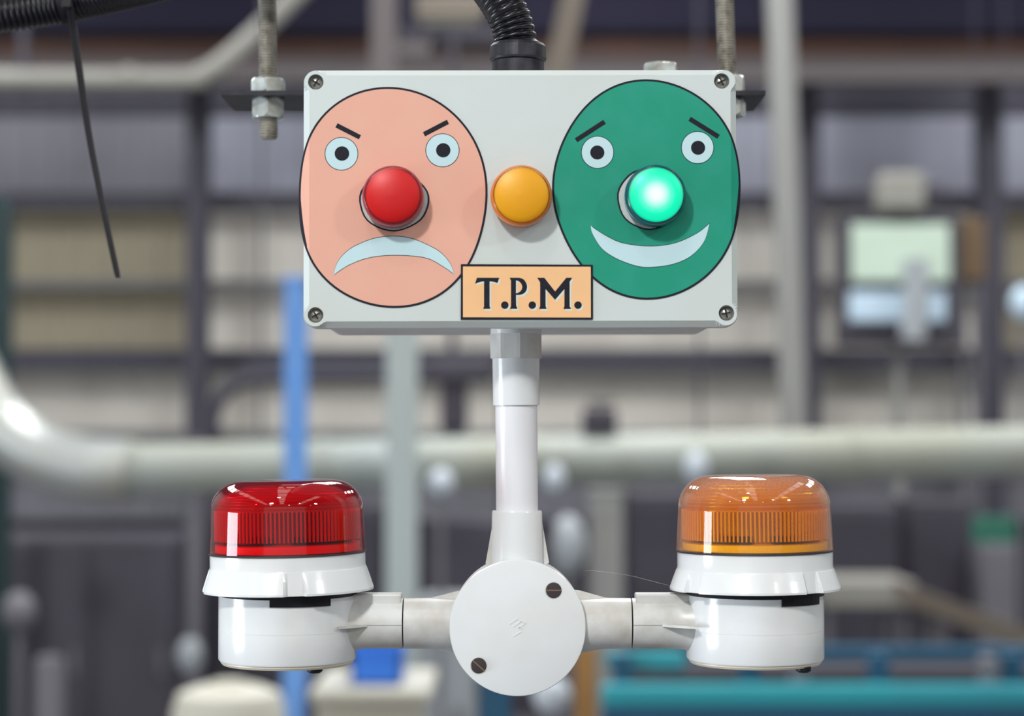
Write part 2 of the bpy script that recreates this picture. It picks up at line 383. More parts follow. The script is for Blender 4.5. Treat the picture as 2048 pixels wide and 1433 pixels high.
hcol('steel_column', 370, 410, 13.2, 'col_dark', 'dark steel stanchion against the back wall, seen left of the hanging nut and bracket', 'column')
hcol('steel_column', 1600, 1640, 13.2, 'col_dark', 'dark steel stanchion just right of the pale grey pipe', 'column')
hcol('steel_column', 1966, 2010, 13.2, 'col_dark', 'dark steel stanchion near the right edge, right of the wall screens', 'column')
beam('roof_beam', -40, 62, 12.4, 'navy', 'dark navy roof beam crossing the top of the picture', 'beam')
beam('roof_beam', 66, 112, 12.9, 'rust', 'rust-brown beam below the dark navy one', 'beam')
beam('roof_beam', 114, 162, 12.6, 'greybeam', 'grey steel beam below the rust-brown one', 'beam')
# pale vertical pipe right of the box, slightly out of plumb
a = P(1558, -60, 9.0); c = P(1592, 1000, 9.0)
r = thing('vertical_pipe', (c.x, 9.0, 0), 'tall pale grey pipe standing right of the control box, slightly out of plumb', 'pipe')
d = (a-c)/(a.z-c.z); bot = c - d*c.z; top = c + d*(ZH-c.z)
obj('pipe', MB().cyl(bot+Vector((0,0,.02)), top, S(9)*27, 24), 'col_grey', r)
obj('flange', MB().lathe([(S(9)*48, 0), (S(9)*48, .02), (S(9)*28, .02), (S(9)*27, .1)], Matrix.Translation(bot), 24), 'col_grey', r)
obj('coupling', MB().cyl(c, c+d*.14, S(9)*34, 24), 'col_grey', r)
# pale pipe at the upper left that turns upward
r = thing('cable_pipe', tuple(P(200, 160, 10)), 'thick pale pipe at the upper left that bends up before the threaded rod', 'pipe')
pts = [P(-300, 158, 10), P(330, 160, 10), P(400, 152, 10), P(450, 122, 10), P(520, 60, 10), P(620, -40, 10), P(760, -180, 10)]
obj('pipe', MB().tube(bezpath(pts, 8), S(10)*21, 18), 'pipe_pale', r)
obj('collar', MB().cyl(P(250, 159, 10), P(268, 159, 10), S(10)*27, 18), 'pipe_pale', r)
obj('strap', MB().box(tuple(P(40, -40, 10)-Vector((0, .01, 0))), tuple(P(52, 185, 10)+Vector((0, .02, 0)))), 'girt', r)
t_ = P(46, -40, 10); obj('hanger', MB().cyl(t_, (t_.x, 10, ZH), .012, 8), 'girt', r)
# silver duct: elbow at the left, long straight run
r = thing('air_duct', tuple(P(300, 950, 8)), 'big silver ventilation duct with an elbow at the left and a long level run', 'duct')
s8 = S(8)
el = [P(-250, 420, 8), P(-150, 590, 8), P(-72, 730, 8), P(-10, 840, 8), P(70, 905, 8), P(170, 936, 8), P(260, 941, 8)]
obj('elbow', MB().tube(bezpath(el, 8), s8*62, 28), 'galv', r)
obj('straight_pipe', MB().cyl(P(255, 940, 8), P(2350, 897, 8), s8*51, 28), 'duct_grey', r)
for px in (262, 640, 1060, 1700):
    p_ = P(px, 940-(px-255)*.0205, 8); obj('joint_ring', MB().cyl(p_, p_+Vector((.03, 0, 0)), s8*57, 28), 'duct_grey', r)
for px in (520, 1400, 2100):
    p_ = P(px, 940-(px-255)*.0205-50, 8); obj('hanger', MB().cyl(p_, (p_.x, 8, ZH), .008, 8), 'girt', r)
# dark pipe with a bend behind the red beacon
r = thing('bent_pipe', tuple(P(425, 860, 11)), 'dark pipe rising behind the duct and bending right toward the pole', 'pipe')
obj('pipe', MB().tube(bezpath([P(425, 1100, 11), P(425, 880, 11), P(428, 830, 11), P(452, 782, 11), P(510, 757, 11), P(640, 752, 11), P(905, 752, 11)], 8), S(11)*15, 16), 'col_dark', r)
obj('flange', MB().cyl(P(425, 872, 11), P(425, 856, 11), S(11)*24, 16), 'col_dark', r)
# dark motor bracket behind the pole
r = thing('hoist', tuple(P(905, 870, 9.5)), 'dark T-shaped hoist hanging just left of the white pole', 'hoist')
a, c = bx(848, 715, 985, 765, 9.5, .25); obj('motor', MB().box(a, c, 0, .02), 'mach_dark', r)
a, c = bx(880, 765, 935, 862, 9.55, .15); obj('gear_case', MB().box(a, c, 0, .015), 'mach_dark', r)
obj('hook_block', MB().cyl(P(908, 860, 9.62), P(908, 890, 9.62), S(9.6)*13, 14), 'mach_dark', r)
q = P(905, 716, 9.62); obj('suspension_tube', MB().cyl(q, (q.x, 9.62, ZH), .022, 12), 'mach_dark', r)
a, c = bx(1165, 818, 1235, 868, 7.93, .14)
r = thing('valve', tuple(P(1200, 876, 8)), 'dark valve block on top of the duct, right of the white pole', 'valve')
obj('body', MB().box(a, c, 0, .015), 'mach_dark', r); obj('handwheel', MB().cyl(P(1200, 812, 8), P(1200, 804, 8), S(8)*26, 18), 'mach_dark', r)
obj('stem', MB().cyl(P(1200, 830, 8), P(1200, 806, 8), S(8)*6, 10), 'mach_dark', r)
# posts
def post(px0, px1, py0, Y, m, label, name='post', cap=True, cat='post'):
    a = P(px0, py0, Y); c = P(px1, py0, Y); wd = c.x-a.x
    r = thing(name, ((a.x+c.x)/2, Y+wd/2, 0), label, cat)
    obj('upright', MB().box((a.x, Y, .012), (c.x, Y+wd, a.z), 0, wd*.08), m, r)
    obj('base_plate', MB().box((a.x-.05, Y-.05, 0), (c.x+.05, Y+wd+.05, .012)), m, r)
    if cap: obj('cap', MB().box((a.x-.006, Y-.006, a.z-.01), (c.x+.006, Y+wd+.006, a.z+.012), 0, .004), m, r)
    return r
post(568, 612, 560, 6.0, 'blue', 'slim blue post behind the red beacon')
post(772, 834, 600, 7.0, 'palegreen', 'wide pale green post left of the white pole')
post(1180, 1246, 985, 9.0, 'col_grey', 'grey post below the duct, right of the junction box')
post(376, 402, 880, 8.6, 'mach_mid', 'thin grey post left of the red beacon')
post(1150, 1192, 1296, 5.2, 'ochre', 'short ochre post under the arm right of the junction box')
post(960, 1022, 1362, 5.0, 'teal_dark', 'short dark teal post right under the round junction box')
# dark machines
def cabinet(px0, py0, px1, py1, Y, depth, m, label, name='machine_cabinet', doors=2, cat='machine', m2='mach_mid'):
    (x0, y0, z0), (x1, y1, z1) = bx(px0, py0, px1, py1, Y, depth)
    r = thing(name, ((x0+x1)/2, Y+depth/2, 0), label, cat)
    obj('housing', MB().box((x0, Y, .08), (x1, Y+depth, z1), 0, .02), m, r)
    obj('plinth', MB().box((x0+.03, Y+.03, 0), (x1-.03, Y+depth-.03, .08)), 'mach_dark', r)
    wd = (x1-x0)/doors
    for i in range(doors):
        dr = obj('door', MB().box((x0+i*wd+.02, Y-.015, .14), (x0+(i+1)*wd-.02, Y, z1-.06), 0, .005), m, r)
        xh = x0+(i+1)*wd-.09
        obj('handle', MB().box((xh, Y-.04, (z1)*.55), (xh+.025, Y-.012, z1*.55+.14), 0, .005), m2, dr)
    return r
cabinet(-160, 1075, 352, 1433, 9.5, .8, 'mach_dark', 'low dark machine cabinet at the lower left', doors=3)
cabinet(418, 1010, 770, 1433, 10.2, .8, 'mach_dark', 'dark machine cabinet behind the red beacon', doors=2)
cabinet(848, 1040, 1010, 1433, 9.9, .5, 'mach_dark', 'narrow dark machine cabinet left of the round junction box', doors=1)
cabinet(1256, 985, 1420, 1433, 9.8, .6, 'mach_dark', 'dark machine cabinet left of the amber beacon', doors=1)
cabinet(1440, 1010, 1800, 1433, 10.4, .8, 'mach_dark', 'dark machine cabinet right behind the amber beacon', doors=2)
cabinet(1812, 1000, 1950, 1433, 11.0, .4, 'mach_dark', 'tall dark grey cabinet below the green sign, left one', doors=1)
cabinet(1958, 1085, 2040, 1433, 10.7, .25, 'mach_mid', 'mid grey cabinet under the green sign', doors=1)
# pale shelf and sloping conveyor at the right
r = thing('bench', tuple(P(1745, 1220, 9.3)), 'pale grey bench top right of the amber beacon', 'bench')
a, c = bx(1650, 1165, 1832, 1216, 9.3, .6); obj('bench_top', MB().box(a, c, 0, .01), 'pipe_pale', r)
for px in (1660, 1812):
    for yy in (9.35, 9.8):
        q = P(px, 1216, 9.3); obj('leg', MB().box((q.x-.02, yy, 0), (q.x+.02, yy+.04, q.z)), 'mach_mid', r)
r = thing('conveyor', tuple(P(1950, 1240, 8.5)), 'sloping grey conveyor falling to the right edge', 'conveyor')
a = P(1826, 1196, 8.5); c = P(2240, 1348, 8.5); dz = Vector((0, 0, S(8.5)*20)); dy = Vector((0, .5, 0))
obj('belt_frame', MB().loft([[a+dz, a+dz+dy, a-dz+dy, a-dz], [c+dz, c+dz+dy, c-dz+dy, c-dz]], 0, True), 'tan', r)
for t in (.15, .8):
    q = a.lerp(c, t); obj('leg', MB().box((q.x-.03, 8.55, 0), (q.x+.03, 8.61, q.z)), 'mach_mid', r); obj('leg', MB().box((q.x-.03, 8.9, 0), (q.x+.03, 8.96, q.z)), 'mach_mid', r)
# teal machine frame at the lower right
r = thing('teal_machine', tuple(P(1600, 1433, 5)), 'long teal machine frame across the lower right', 'machine')
for (x0, y0, x1, y1, Y, m_) in ((1215, 1306, 1372, 1340, 5.2, 'teal'), (1372, 1296, 2300, 1326, 5.6, 'teal_dark'), (1205, 1374, 2300, 1412, 5.0, 'teal'), (1205, 1414, 2300, 1470, 5.0, 'teal_dark')):
    a, c = bx(x0, y0, x1, y1, Y, .08); obj('rail', MB().box(a, c, 0, .006), m_, r)
for px in (1245, 1500, 1760, 2030):
    q = P(px, 1310, 5.15); obj('leg', MB().box((q.x-.03, 5.15, 0), (q.x+.03, 5.21, q.z), 0, .005), 'teal_dark', r)
a, c = bx(1230, 1340, 2300, 1374, 5.9, .3); obj('machine_bed', MB().box(a, c, 0, .01), 'mach_dark', r)
for px in (1586, 1968):
    a, c = bx(px, 1318, px+32, 1376, 5.1, .1); obj('drive_box', MB().box(a, c, 0, .008), 'mach_mid', r)
# lower centre and left
r = thing('crate', tuple(P(752, 1372, 6)), 'bright blue plastic crate under the arm left of the junction box', 'crate')
(x0, y0, z0), (x1, y1, z1) = bx(702, 1292, 802, 1372, 6, .3)
mb = MB().box((x0, 6, z0), (x1, 6.3, z0+.01)).box((x0, 6, z0), (x1, 6.01, z1)).box((x0, 6.29, z0), (x1, 6.3, z1)).box((x0, 6, z0), (x0+.01, 6.3, z1)).box((x1-.01, 6, z0), (x1, 6.3, z1))
obj('shell', mb, 'vivid_blue', r)
obj('rim', MB().box((x0-.01, 5.99, z1-.02), (x1+.01, 6.0, z1)).box((x0-.01, 6.3, z1-.02), (x1+.01, 6.31, z1)).box((x0-.01, 6, z1-.02), (x0, 6.3, z1)).box((x1, 6, z1-.02), (x1+.01, 6.3, z1)), 'vivid_blue', r)
r = thing('work_table', tuple(P(710, 1433, 5.9)), 'cream topped work table under the blue crate', 'table')
zt = z0
a = P(618, 1400, 5.85); c = P(860, 1400, 5.85)
obj('tabletop', MB().box((a.x, 5.85, zt-.04), (c.x, 6.5, zt), 0, .008), 'creamw', r)
obj('side_panel', MB().box((a.x+.02, 5.9, .1), (c.x-.02, 5.93, zt-.04)), 'creamw', r)
for x_ in (a.x+.04, c.x-.08):
    for y_ in (5.95, 6.4): obj('leg', MB().box((x_, y_, 0), (x_+.04, y_+.04, zt-.04)), 'mach_mid', r)
def tank(px, py, rpx, Y, m, label, name='tank', cat='tank', cone=False):
    q = P(px, py, Y); R_ = rpx*S(Y); r = thing(name, (q.x, Y, 0), label, cat)
    obj('vessel', MB().lathe([(R_*.95, .05), (R_, .1), (R_, q.z-R_*.45), (R_*.9, q.z-R_*.15), (R_*.55, q.z-R_*.02), (.0001, q.z)], Matrix.Translation((q.x, Y, 0)), 28), m, r)
    obj('lid', MB().lathe([(R_*.3, q.z-R_*.02), (R_*.3, q.z+R_*.06), (.0001, q.z+R_*.1)], Matrix.Translation((q.x, Y, 0)), 20), m, r)
    obj('foot_ring', MB().lathe([(R_*1.02, 0), (R_*1.02, .05)], Matrix.Translation((q.x, Y, 0)), 28), 'mach_dark', r)
    return r
tank(458, 1370, 112, 5.4, 'creamw', 'wide cream domed tank at the bottom left of centre')
def pole_lamp(px, py, rpx, Y, m, label, h=1.0, name='standing_lamp', ztop=None, cat='lamp', sq=1.0):
    q = P(px, py, Y); R_ = rpx*S(Y); r = thing(name, (q.x, Y, 0), label, cat)
    obj('head', MB().lathe([(R_*math.sin(PI*k/12)+1e-5, -R_*sq*math.cos(PI*k/12)) for k in range(13)], Matrix.Translation(q), 24, caps=False), m, r)
    obj('stem', MB().cyl((q.x, Y, .02), (q.x, Y, q.z-R_*sq*.9), R_*.22, 12), 'mach_mid', r)
    obj('foot', MB().lathe([(R_*1.1, 0), (R_*1.1, .02), (R_*.3, .03)], Matrix.Translation((q.x, Y, 0)), 20), 'mach_mid', r)
    return r
pole_lamp(1104, 1392, 38, 5.5, 'white_lamp', 'round white pole head at the bottom right of the junction box')
pole_lamp(1136, 1092, 36, 8.8, 'mach_pale', 'pale blue-grey rounded head just right of the white collar', sq=1.7)
pole_lamp(882, 966, 26, 7.6, 'white_lamp', 'small white rounded head left of the pole, in front of the duct', sq=1.1)
pole_lamp(1108, 958, 22, 7.5, 'white_lamp', 'small white rounded head right of the pole, in front of the duct', sq=1.3)
pole_lamp(1392, 936, 24, 7.5, 'white_lamp', 'small white rounded head above and left of the amber beacon', sq=1.4)
pole_lamp(38, 1224, 34, 8.9, 'mach_mid', 'dull grey rounded head at the lower left edge', sq=1.2)
pole_lamp(380, 1312, 26, 8.2, 'mach_pale', 'pale grey rounded head left of the red beacon base', sq=1.4)
tank(100, 1312, 30, 8.5, 'mach_mid', 'slim grey cylinder at the lower left', 'gas_cylinder', 'cylinder')
tank(4, 395, 24, 9.2, 'darkgreen', 'tall dark green column tank at the left edge', 'column_tank')
a, c = bx(830, 1180, 968, 1433, 8.2, .4)
cabinet(836, 1200, 950, 1433, 8.2, .4, 'mach_pale', 'pale grey locker behind the left arm beside the green post', 'locker', 1, 'locker')
# wall screens at the right
r = thing('control_console', tuple(P(1800, 700, 11.7)), 'dark control console with two pale screens at the right', 'console')
a, c = bx(1684, 428, 1925, 690, 11.75, .35); obj('housing', MB().box(a, c, 0, .02), 'mach_dark', r)
zb = c[2]
a, c = bx(1704, 448, 1900, 562, 11.7, .06); obj('screen', MB().box(a, c, 0, .008), 'screen_mint', r, label='upper pale mint screen')
a, c = bx(1700, 584, 1892, 642, 11.68, .08); obj('screen', MB().box(a, c, 0, .008), 'screen_blue', r, label='lower pale blue screen')
obj('hand_pendant', MB().tube(bezpath([P(1830, 520, 11.5), P(1832, 580, 11.5), P(1826, 680, 11.5)], 5), S(11.5)*26, 16), 'mach_pale', r)
q = P(1800, 690, 11.9); obj('stand', MB().cyl((q.x, 11.95, 0), (q.x, 11.95, q.z+.02), .035, 16), 'col_grey', r)
q = P(1806, 382, 11.6)
r = thing('junction_cover', tuple(q), 'dull cream rounded unit above the wall screens', 'unit')
obj('cover', MB().box((q.x-S(11.6)*46, 11.6, q.z-S(11.6)*36), (q.x+S(11.6)*46, 11.85, q.z+S(11.6)*38), 0, .03), 'pipe_pale', r)
obj('support_arm', MB().cyl((q.x+.05, 11.8, q.z-.09), (q.x+.05, 11.8, P(0, 428, 11.75).z), .03, 12), 'mach_dark', r)
obj('side_motor', MB().cyl((q.x+S(11.6)*46, 11.72, q.z), (q.x+S(11.6)*84, 11.72, q.z), .07, 16), 'mach_dark', r)
a, c = bx(1916, 436, 1972, 560, 11.9, .2)
r = thing('notice_board', ((a[0]+c[0])/2, 12.0, 0), 'brown board standing right of the wall screens', 'board')
obj('panel', MB().box(a, c, 0, .01), 'brown', r); obj('leg', MB().box((a[0]+.02, 11.95, 0), (a[0]+.06, 12.0, a[2])), 'mach_mid', r); obj('leg', MB().box((c[0]-.06, 11.95, 0), (c[0]-.02, 12.0, a[2])), 'mach_mid', r)
q = P(2044, 608, 11.2)
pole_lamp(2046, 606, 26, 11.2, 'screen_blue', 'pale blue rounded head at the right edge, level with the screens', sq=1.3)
# green sign
r = thing('hanging_sign', tuple(P(1990, 1062, 8.6)), 'small green sign hanging at the right edge below the duct', 'sign')
a, c = bx(1946, 1034, 2032, 1088, 8.6, .03); obj('sign_panel', MB().box(a, c, 0, .006), 'sign_green', r)
for x_ in (a[0]+.03, c[0]-.03): obj('hanger_wire', MB().cyl((x_, 8.615, c[2]), (x_, 8.615, ZH), .003, 6), 'girt', r)
# overhead clutter in the top centre
r = thing('ceiling_strut', tuple(P(1130, 0, 7)), 'slanting tan strut right of the black conduit', 'strut')
obj('strut', MB().loft([[P(px_, py_, Y_) for px_, Y_ in ((x_-24, 7), (x_+24, 7), (x_+24, 7.06), (x_-24, 7.06))] for x_, py_ in ((1178, -160), (1132, 60), (1092, 240))], 0, True), 'tan', r)
obj('end_plate', MB().box(tuple(P(1150, -170, 6.98)), tuple(P(1210, -150, 7.1))), 'tan', r)
q = P(1180, -165, 7.03); obj('hanger', MB().cyl(q, (q.x, 7.03, ZH), .012, 8), 'girt', r)
r = thing('ceiling_strut', tuple(P(765, 0, 8)), 'upright dark grey strut left of the black conduit', 'strut')
a, c = bx(742, -200, 790, 420, 8, .08); obj('strut', MB().box(a, c, 0, .006), 'greybeam', r)
a, c = bx(790, 84, 860, 108, 8.02, .05); obj('side_arm', MB().box(a, c), 'greybeam', r)
q = P(766, -200, 8.04); obj('hanger', MB().cyl(q, (q.x, 8.04, ZH), .012, 8), 'girt', r)
r = thing('light_fitting', tuple(P(870, 20, 9)), 'dull cream light fitting in the top centre behind the conduit', 'light')
a, c = bx(832, -12, 968, 34, 9, .2); obj('body', MB().box(a, c, 0, .01), 'tan', r)
a, c = bx(840, 34, 958, 40, 9.02, .16); obj('diffuser', MB().box(a, c), 'creamw', r)
q = P(900, -12, 9.1); obj('hanger', MB().cyl(q, (q.x, 9.1, ZH), .01, 8), 'girt', r)
r = thing('cable_tray', tuple(P(850, 150, 9.4)), 'grey cable tray in the top centre behind the control box', 'tray')
(x0, y0, z0), (x1, y1, z1) = bx(800, 56, 1010, 84, 9.75, .3)
obj('tray', MB().box((x0, 9.75, z0), (x1, 10.05, z0+.01)).box((x0, 9.75, z0), (x1, 9.76, z1)).box((x0, 10.04, z0), (x1, 10.05, z1)), 'mach_dark', r)
for x_ in (x0+.05, x1-.05): obj('hanger', MB().cyl((x_, 9.9, z0), (x_, 9.9, ZH), .01, 8), 'girt', r)

# ------------------------------------------------------------------ control box
BX, BZ, BW, BH = .00460941, 2.32475243, .23880, .14254
BROT = (-.008, -.002945, .009674)
box = thing('control_box', (BX, 0, BZ), 'pale grey plastic control box with two cartoon face stickers and a T.P.M. label', 'control box', rot=BROT)
BM = Matrix.LocRotScale(Vector((BX, 0, BZ)), Euler(BROT), None); BI = BM.inverted()
def F(px, py, off=-.004):
    o = BI @ CAM; d = BI.to_3x3() @ ray(px, py); t = (off - o.y)/d.y; q = o + d*t
    return q.x, q.z
FS = S(0)
CH = .0034; RIM = BW/2 - CH
def outline(w_, h_, r_, inset):
    out = []; hw, hh = w_/2, h_/2
    ds = (.0018, .0032, .0046, .006, .0075, .009, .012)
    corners = ((hw-r_, hh-r_, 0), (-hw+r_, hh-r_, PI/2), (-hw+r_, -hh+r_, PI), (hw-r_, -hh+r_, 3*PI/2))
    for ci, (cx, cy, a0) in enumerate(corners):
        for k in range(11):
            a = a0 + PI/2*k/10; i = inset(0); out.append((cx+(r_-i)*math.cos(a), cy+(r_-i)*math.sin(a)))
        a = a0 + PI/2; n = Vector((math.cos(a), math.sin(a))); t = Vector((-n.y, n.x))
        nx = corners[(ci+1) % 4]; s0 = Vector((cx, cy)); s1 = Vector(nx[:2]); Ls = (s1-s0).length
        for dd in list(ds) + [Ls/2] + [Ls-x for x in reversed(ds)]:
            i = inset(min(dd, Ls-dd)); q = s0 + t*dd + n*(r_-i); out.append((q.x, q.y))
    return out
def sm(a, b_, x): x = min(max((x-a)/(b_-a), 0), 1); return x*x*(3-2*x)
RC = .0068
o_back = outline(BW, BH, RC, lambda d: 0)
o_front = outline(BW, BH, RC, lambda d: .0007 + (CH-.0007)*sm(.0008, .0062, d))
SCREWS = [(631.5, 164), (1443.5, 162), (631, 630.5), (1453, 626.5)]
HR = .0043
holes = [[(c_[0], c_[1]) for c_ in circ(*F(px, py), HR, 32)] for px, py in SCREWS]
mb = MB()
f_ = lambda y: (lambda u, v: Vector((u, y, v)))
mb.prism([o_front] + holes, f_(-.0039), f_(-.004), 0, sides=False)
# chamfer and lid side
n = len(o_front)
mb.add([Vector((u, -.004, v)) for u, v in o_front] + [Vector((u, -.0004, v)) for u, v in o_back], [(i, i+n, (i+1) % n + n, (i+1) % n) for i in range(n)])
mb.add([Vector((u, -.0004, v)) for u, v in o_back] + [Vector((u, .012, v)) for u, v in o_back], [(i, i+n, (i+1) % n + n, (i+1) % n) for i in range(n)])
mb.add([Vector((u, .012, v)) for u, v in o_back], [tuple(range(n))])
for hl in holes:
    k = len(hl); mb.add([Vector((u, -.004, v)) for u, v in hl] + [Vector((u, .001, v)) for u, v in hl], [(i, (i+1) % k, (i+1) % k + k, i+k) for i in range(k)])
obj('lid', mb, 'box', box, local=True)
# body behind the lid
mb = MB(); o1 = outline(BW-.0035, BH-.0035, RC, lambda d: 0); o2 = outline(BW-.009, BH-.006, RC, lambda d: 0); DB = .138
o3 = outline(BW-.016, BH-.012, RC, lambda d: 0)
mb.loft([[Vector((u, y, v)) for u, v in o] for o, y in ((o1, .012), (o1, .016), (o2, .0165), (o2, DB-.004), (o3, DB))], 0, False)
mb.add([Vector((u, DB, v)) for u, v in o3], [tuple(range(len(o3)))])
mb.add([Vector((u, .012, v)) for u, v in o1], [tuple(range(len(o1)))])
obj('housing', mb, 'box_body', box, local=True)
for px, py in SCREWS:
    u, v = F(px, py); T_ = Matrix.Translation((u, .0005, v)) @ RX
    a0 = random.uniform(0, PI)
    sc = obj('screw', MB().lathe([(.0041, -.0005), (.0041, .0002)], T_, 28).lathe([(.00385, 0), (.0036, .0012), (.0028, .0022), (.0016, .0028), (.00001, .0030)], T_, 28, caps=False), ['steel'], box, local=True)
    mb = MB()
    for k in range(2):
        R_ = T_ @ Matrix.Rotation(a0+k*PI/2, 4, 'Z')
        g = MB().box((-.0025, -.00048, .0012), (.0025, .00048, .0031)); g.apply(R_); mb.add(g.v, g.f)
    obj('cross_recess', mb, 'recess', sc, local=True)

# ---- stickers
def bend(u, off):
    """depth of a sheet that lies on the lid and folds over its side chamfers"""
    y = -.004 - off; e_ = abs(u) - RIM
    if e_ > 0: y += min(e_, CH)*.62 + max(e_-CH, 0)*.55
    return y
def bsheet(mb, loop, off0, off1, mi=0, hls=()):
    """loop split at the lid rims so the sheet can fold"""
    def clip(l, sx, keep_in):
        out = []
        for i in range(len(l)):
            p, q = l[i], l[(i+1) % len(l)]; ip = (p[0]*sx <= RIM) == keep_in; iq = (q[0]*sx <= RIM) == keep_in
            if ip: out.append(p)
            if ip != iq:
                t = (RIM*sx - p[0])/(q[0]-p[0]); out.append((RIM*sx, p[1]+t*(q[1]-p[1])))
        return out
    side = 1 if sum(p[0] for p in loop) > 0 else -1
    fb = lambda u, v: Vector((u, bend(u, off0), v)); ff = lambda u, v: Vector((u, bend(u, off1), v))
    main = clip(loop, side, True); flap = clip(loop, side, False)
    mb.prism([main] + list(hls), fb, ff, mi)
    if len(flap) > 2: mb.prism([flap], fb, ff, mi)
    return mb
def area2(l): return sum(l[i][0]*l[(i+1) % len(l)][1]-l[(i+1) % len(l)][0]*l[i][1] for i in range(len(l)))
def ccw(l): return l if area2(l) > 0 else list(reversed(l))
def inset_loop(l, d):
    out = []; n = len(l)
    for i in range(n):
        t = Vector(l[(i+1) % n]) - Vector(l[i-1]); t.normalize(); out.append((l[i][0]-t.y*d, l[i][1]+t.x*d))
    return out
def fpts(pts): return [F(*p) for p in pts]
def layer(mb, loop, k, mi, hls=()):
    # k-th printed layer, 0.04 mm apart
    return bsheet(mb, loop, .0003 + .00004*(k-1), .0003 + .00004*k, mi, hls)
def bar(p, q, wpx):
    p = Vector(p); q = Vector(q); d = (q-p).normalized(); nn = Vector((-d.y, d.x))*wpx/2
    return [tuple(p+nn), tuple(p-nn), tuple(q-nn), tuple(q+nn)]
def face(name, label, outl, centre_hole, rh, m_, eyes, brows, mouth_a, mouth_b, mirror_label):
    # even the traced outline out: radius as a low-order Fourier series about the middle
    import numpy as np
    q_ = np.array(spline(outl, 6)); cx0, cy0 = (q_[:, 0].min()+q_[:, 0].max())/2, (q_[:, 1].min()+q_[:, 1].max())/2
    th = np.arctan2(q_[:, 1]-cy0, q_[:, 0]-cx0); rd = np.hypot(q_[:, 0]-cx0, q_[:, 1]-cy0)
    bas = lambda t: np.stack([np.ones_like(t)] + [f(k*t) for k in range(1, 6) for f in (np.cos, np.sin)], 1)
    co = np.linalg.lstsq(bas(th), rd, rcond=None)[0]; tt = np.linspace(0, 2*PI, 120, endpoint=False); rr_ = bas(tt) @ co
    O = ccw([F(float(cx0+r_*math.cos(t)), float(cy0+r_*math.sin(t))) for t, r_ in zip(tt, rr_)])
    hx, hz = F(*centre_hole[:2]); hy = centre_hole[2]; wob = []
    for i in range(36):
        a = 2*PI*i/36; rr = rh*FS*(1+.012*math.sin(3*a+1)+.01*math.sin(7*a)); wob.append((hx+rr*math.cos(a), hz+rr*hy*math.sin(a)))
    mb = MB(); bsheet(mb, O, 0, .0003, 1, [wob])
    h2 = [(hx+(x-hx)*1.05, hz+(z-hz)*1.05) for x, z in wob]
    layer(mb, inset_loop(O, 4.2*FS), 1, 0, [h2])
    st = obj('face_sticker', mb, [m_, 'print_black'], box, label=label, local=True)
    for (ex, ey, er), (px, py, pr) in eyes:
        e1 = MB(); c1 = F(ex, ey); layer(e1, circ(*c1, er*FS, 48), 2, 1); layer(e1, circ(*c1, (er-1.4)*FS, 48), 3, 0)
        obj('eye', e1, ['eye', 'print_black'], st, local=True)
        c2 = F(px, py); obj('pupil', layer(MB(), circ(*c2, pr*FS, 32), 4, 0), 'print_black', st, local=True)
    for p, q in brows: obj('eyebrow', layer(MB(), ccw(fpts(bar(p, q, 9.5))), 2, 0), 'print_black', st, local=True)
    A = spline(mouth_a, 6, False); B_ = spline(mouth_b, 6, False)
    ml = ccw(fpts(A + list(reversed(B_))[1:-1]))
    mm = MB(); layer(mm, ml, 2, 1)
    # thin printed line = outer loop; the fill is slightly smaller
    inner = []
    cx = sum(p[0] for p in ml)/len(ml)
    n_ = len(A); A2 = fpts(A); B2 = fpts(B_)
    lo, hi = (A2, B2)
    up_is_a = sum(p[1] for p in A2)/len(A2) > sum(p[1] for p in B2)/len(B2)
    def shift(l, s_): return [(p[0], p[1]+s_*1.3*FS) for p in l[1:-1]]
    t0 = (A2[0][0] + (1.8*FS if A2[0][0] < cx else -1.8*FS), A2[0][1]); t1 = (A2[-1][0] + (1.8*FS if A2[-1][0] < cx else -1.8*FS), A2[-1][1])
    zmid = (sum(p[1] for p in ml)/len(ml))
    sg = 1 if zmid > A2[0][1] else -1
    t0 = (t0[0], t0[1]+sg*1.5*FS); t1 = (t1[0], t1[1]+sg*1.5*FS)
    A3 = shift(A2, -1 if up_is_a else 1); B3 = shift(B2, 1 if up_is_a else -1)
    layer(mm, ccw([t0] + A3 + [t1] + list(reversed(B3))), 3, 0)
    obj('mouth', mm, ['eye', 'print_black'], st, local=True)
    return st
pink_o = [(779,174),(838,185),(895,215.5),(934,253),(954,290.7),(970,340),(976,393),(966,458),(939.6,527),(902,575),(850.7,607),(782,615.5),(731,607.4),(669.4,578),(618,517),(601,455),(596.5,390),(599,335),(611.5,290.7),(638.9,239),(676,203),(722,182)]
green_o = [(1298.6,159),(1360,171),(1414.9,208.6),(1455.9,253),(1476.4,307.8),(1480.5,386.5),(1476,448),(1461.4,489.9),(1422.3,543.6),(1368.6,583.9),(1307.6,600.3),(1246.5,592.5),(1190.4,560.7),(1158,526),(1132.7,489),(1113.9,437.8),(1105.4,369.4),(1109,325),(1124,283.9),(1165.2,218.9),(1219.9,174.4),(1258,163)]
face('a', 'pink angry face sticker with a downturned mouth', pink_o, (788, 403, .85), 67, 'pink',
     [((683, 308, 33.6), (684, 307.5, 14.6)), ((885, 301, 34), (886.5, 301, 14.4))], [((673, 251), (720, 275)), ((848, 269), (896, 244))],
     [(667,551.7),(671.2,533),(680,516.8),(695,501.5),(715,489),(750,476),(789,472),(825,477),(857.5,490.5),(878,502),(894,517.5),(904,534),(908,550)],
     [(667,551.7),(696.8,532),(737.8,516.8),(789,511.7),(850.7,516.8),(888,535.6),(908,550)], '')
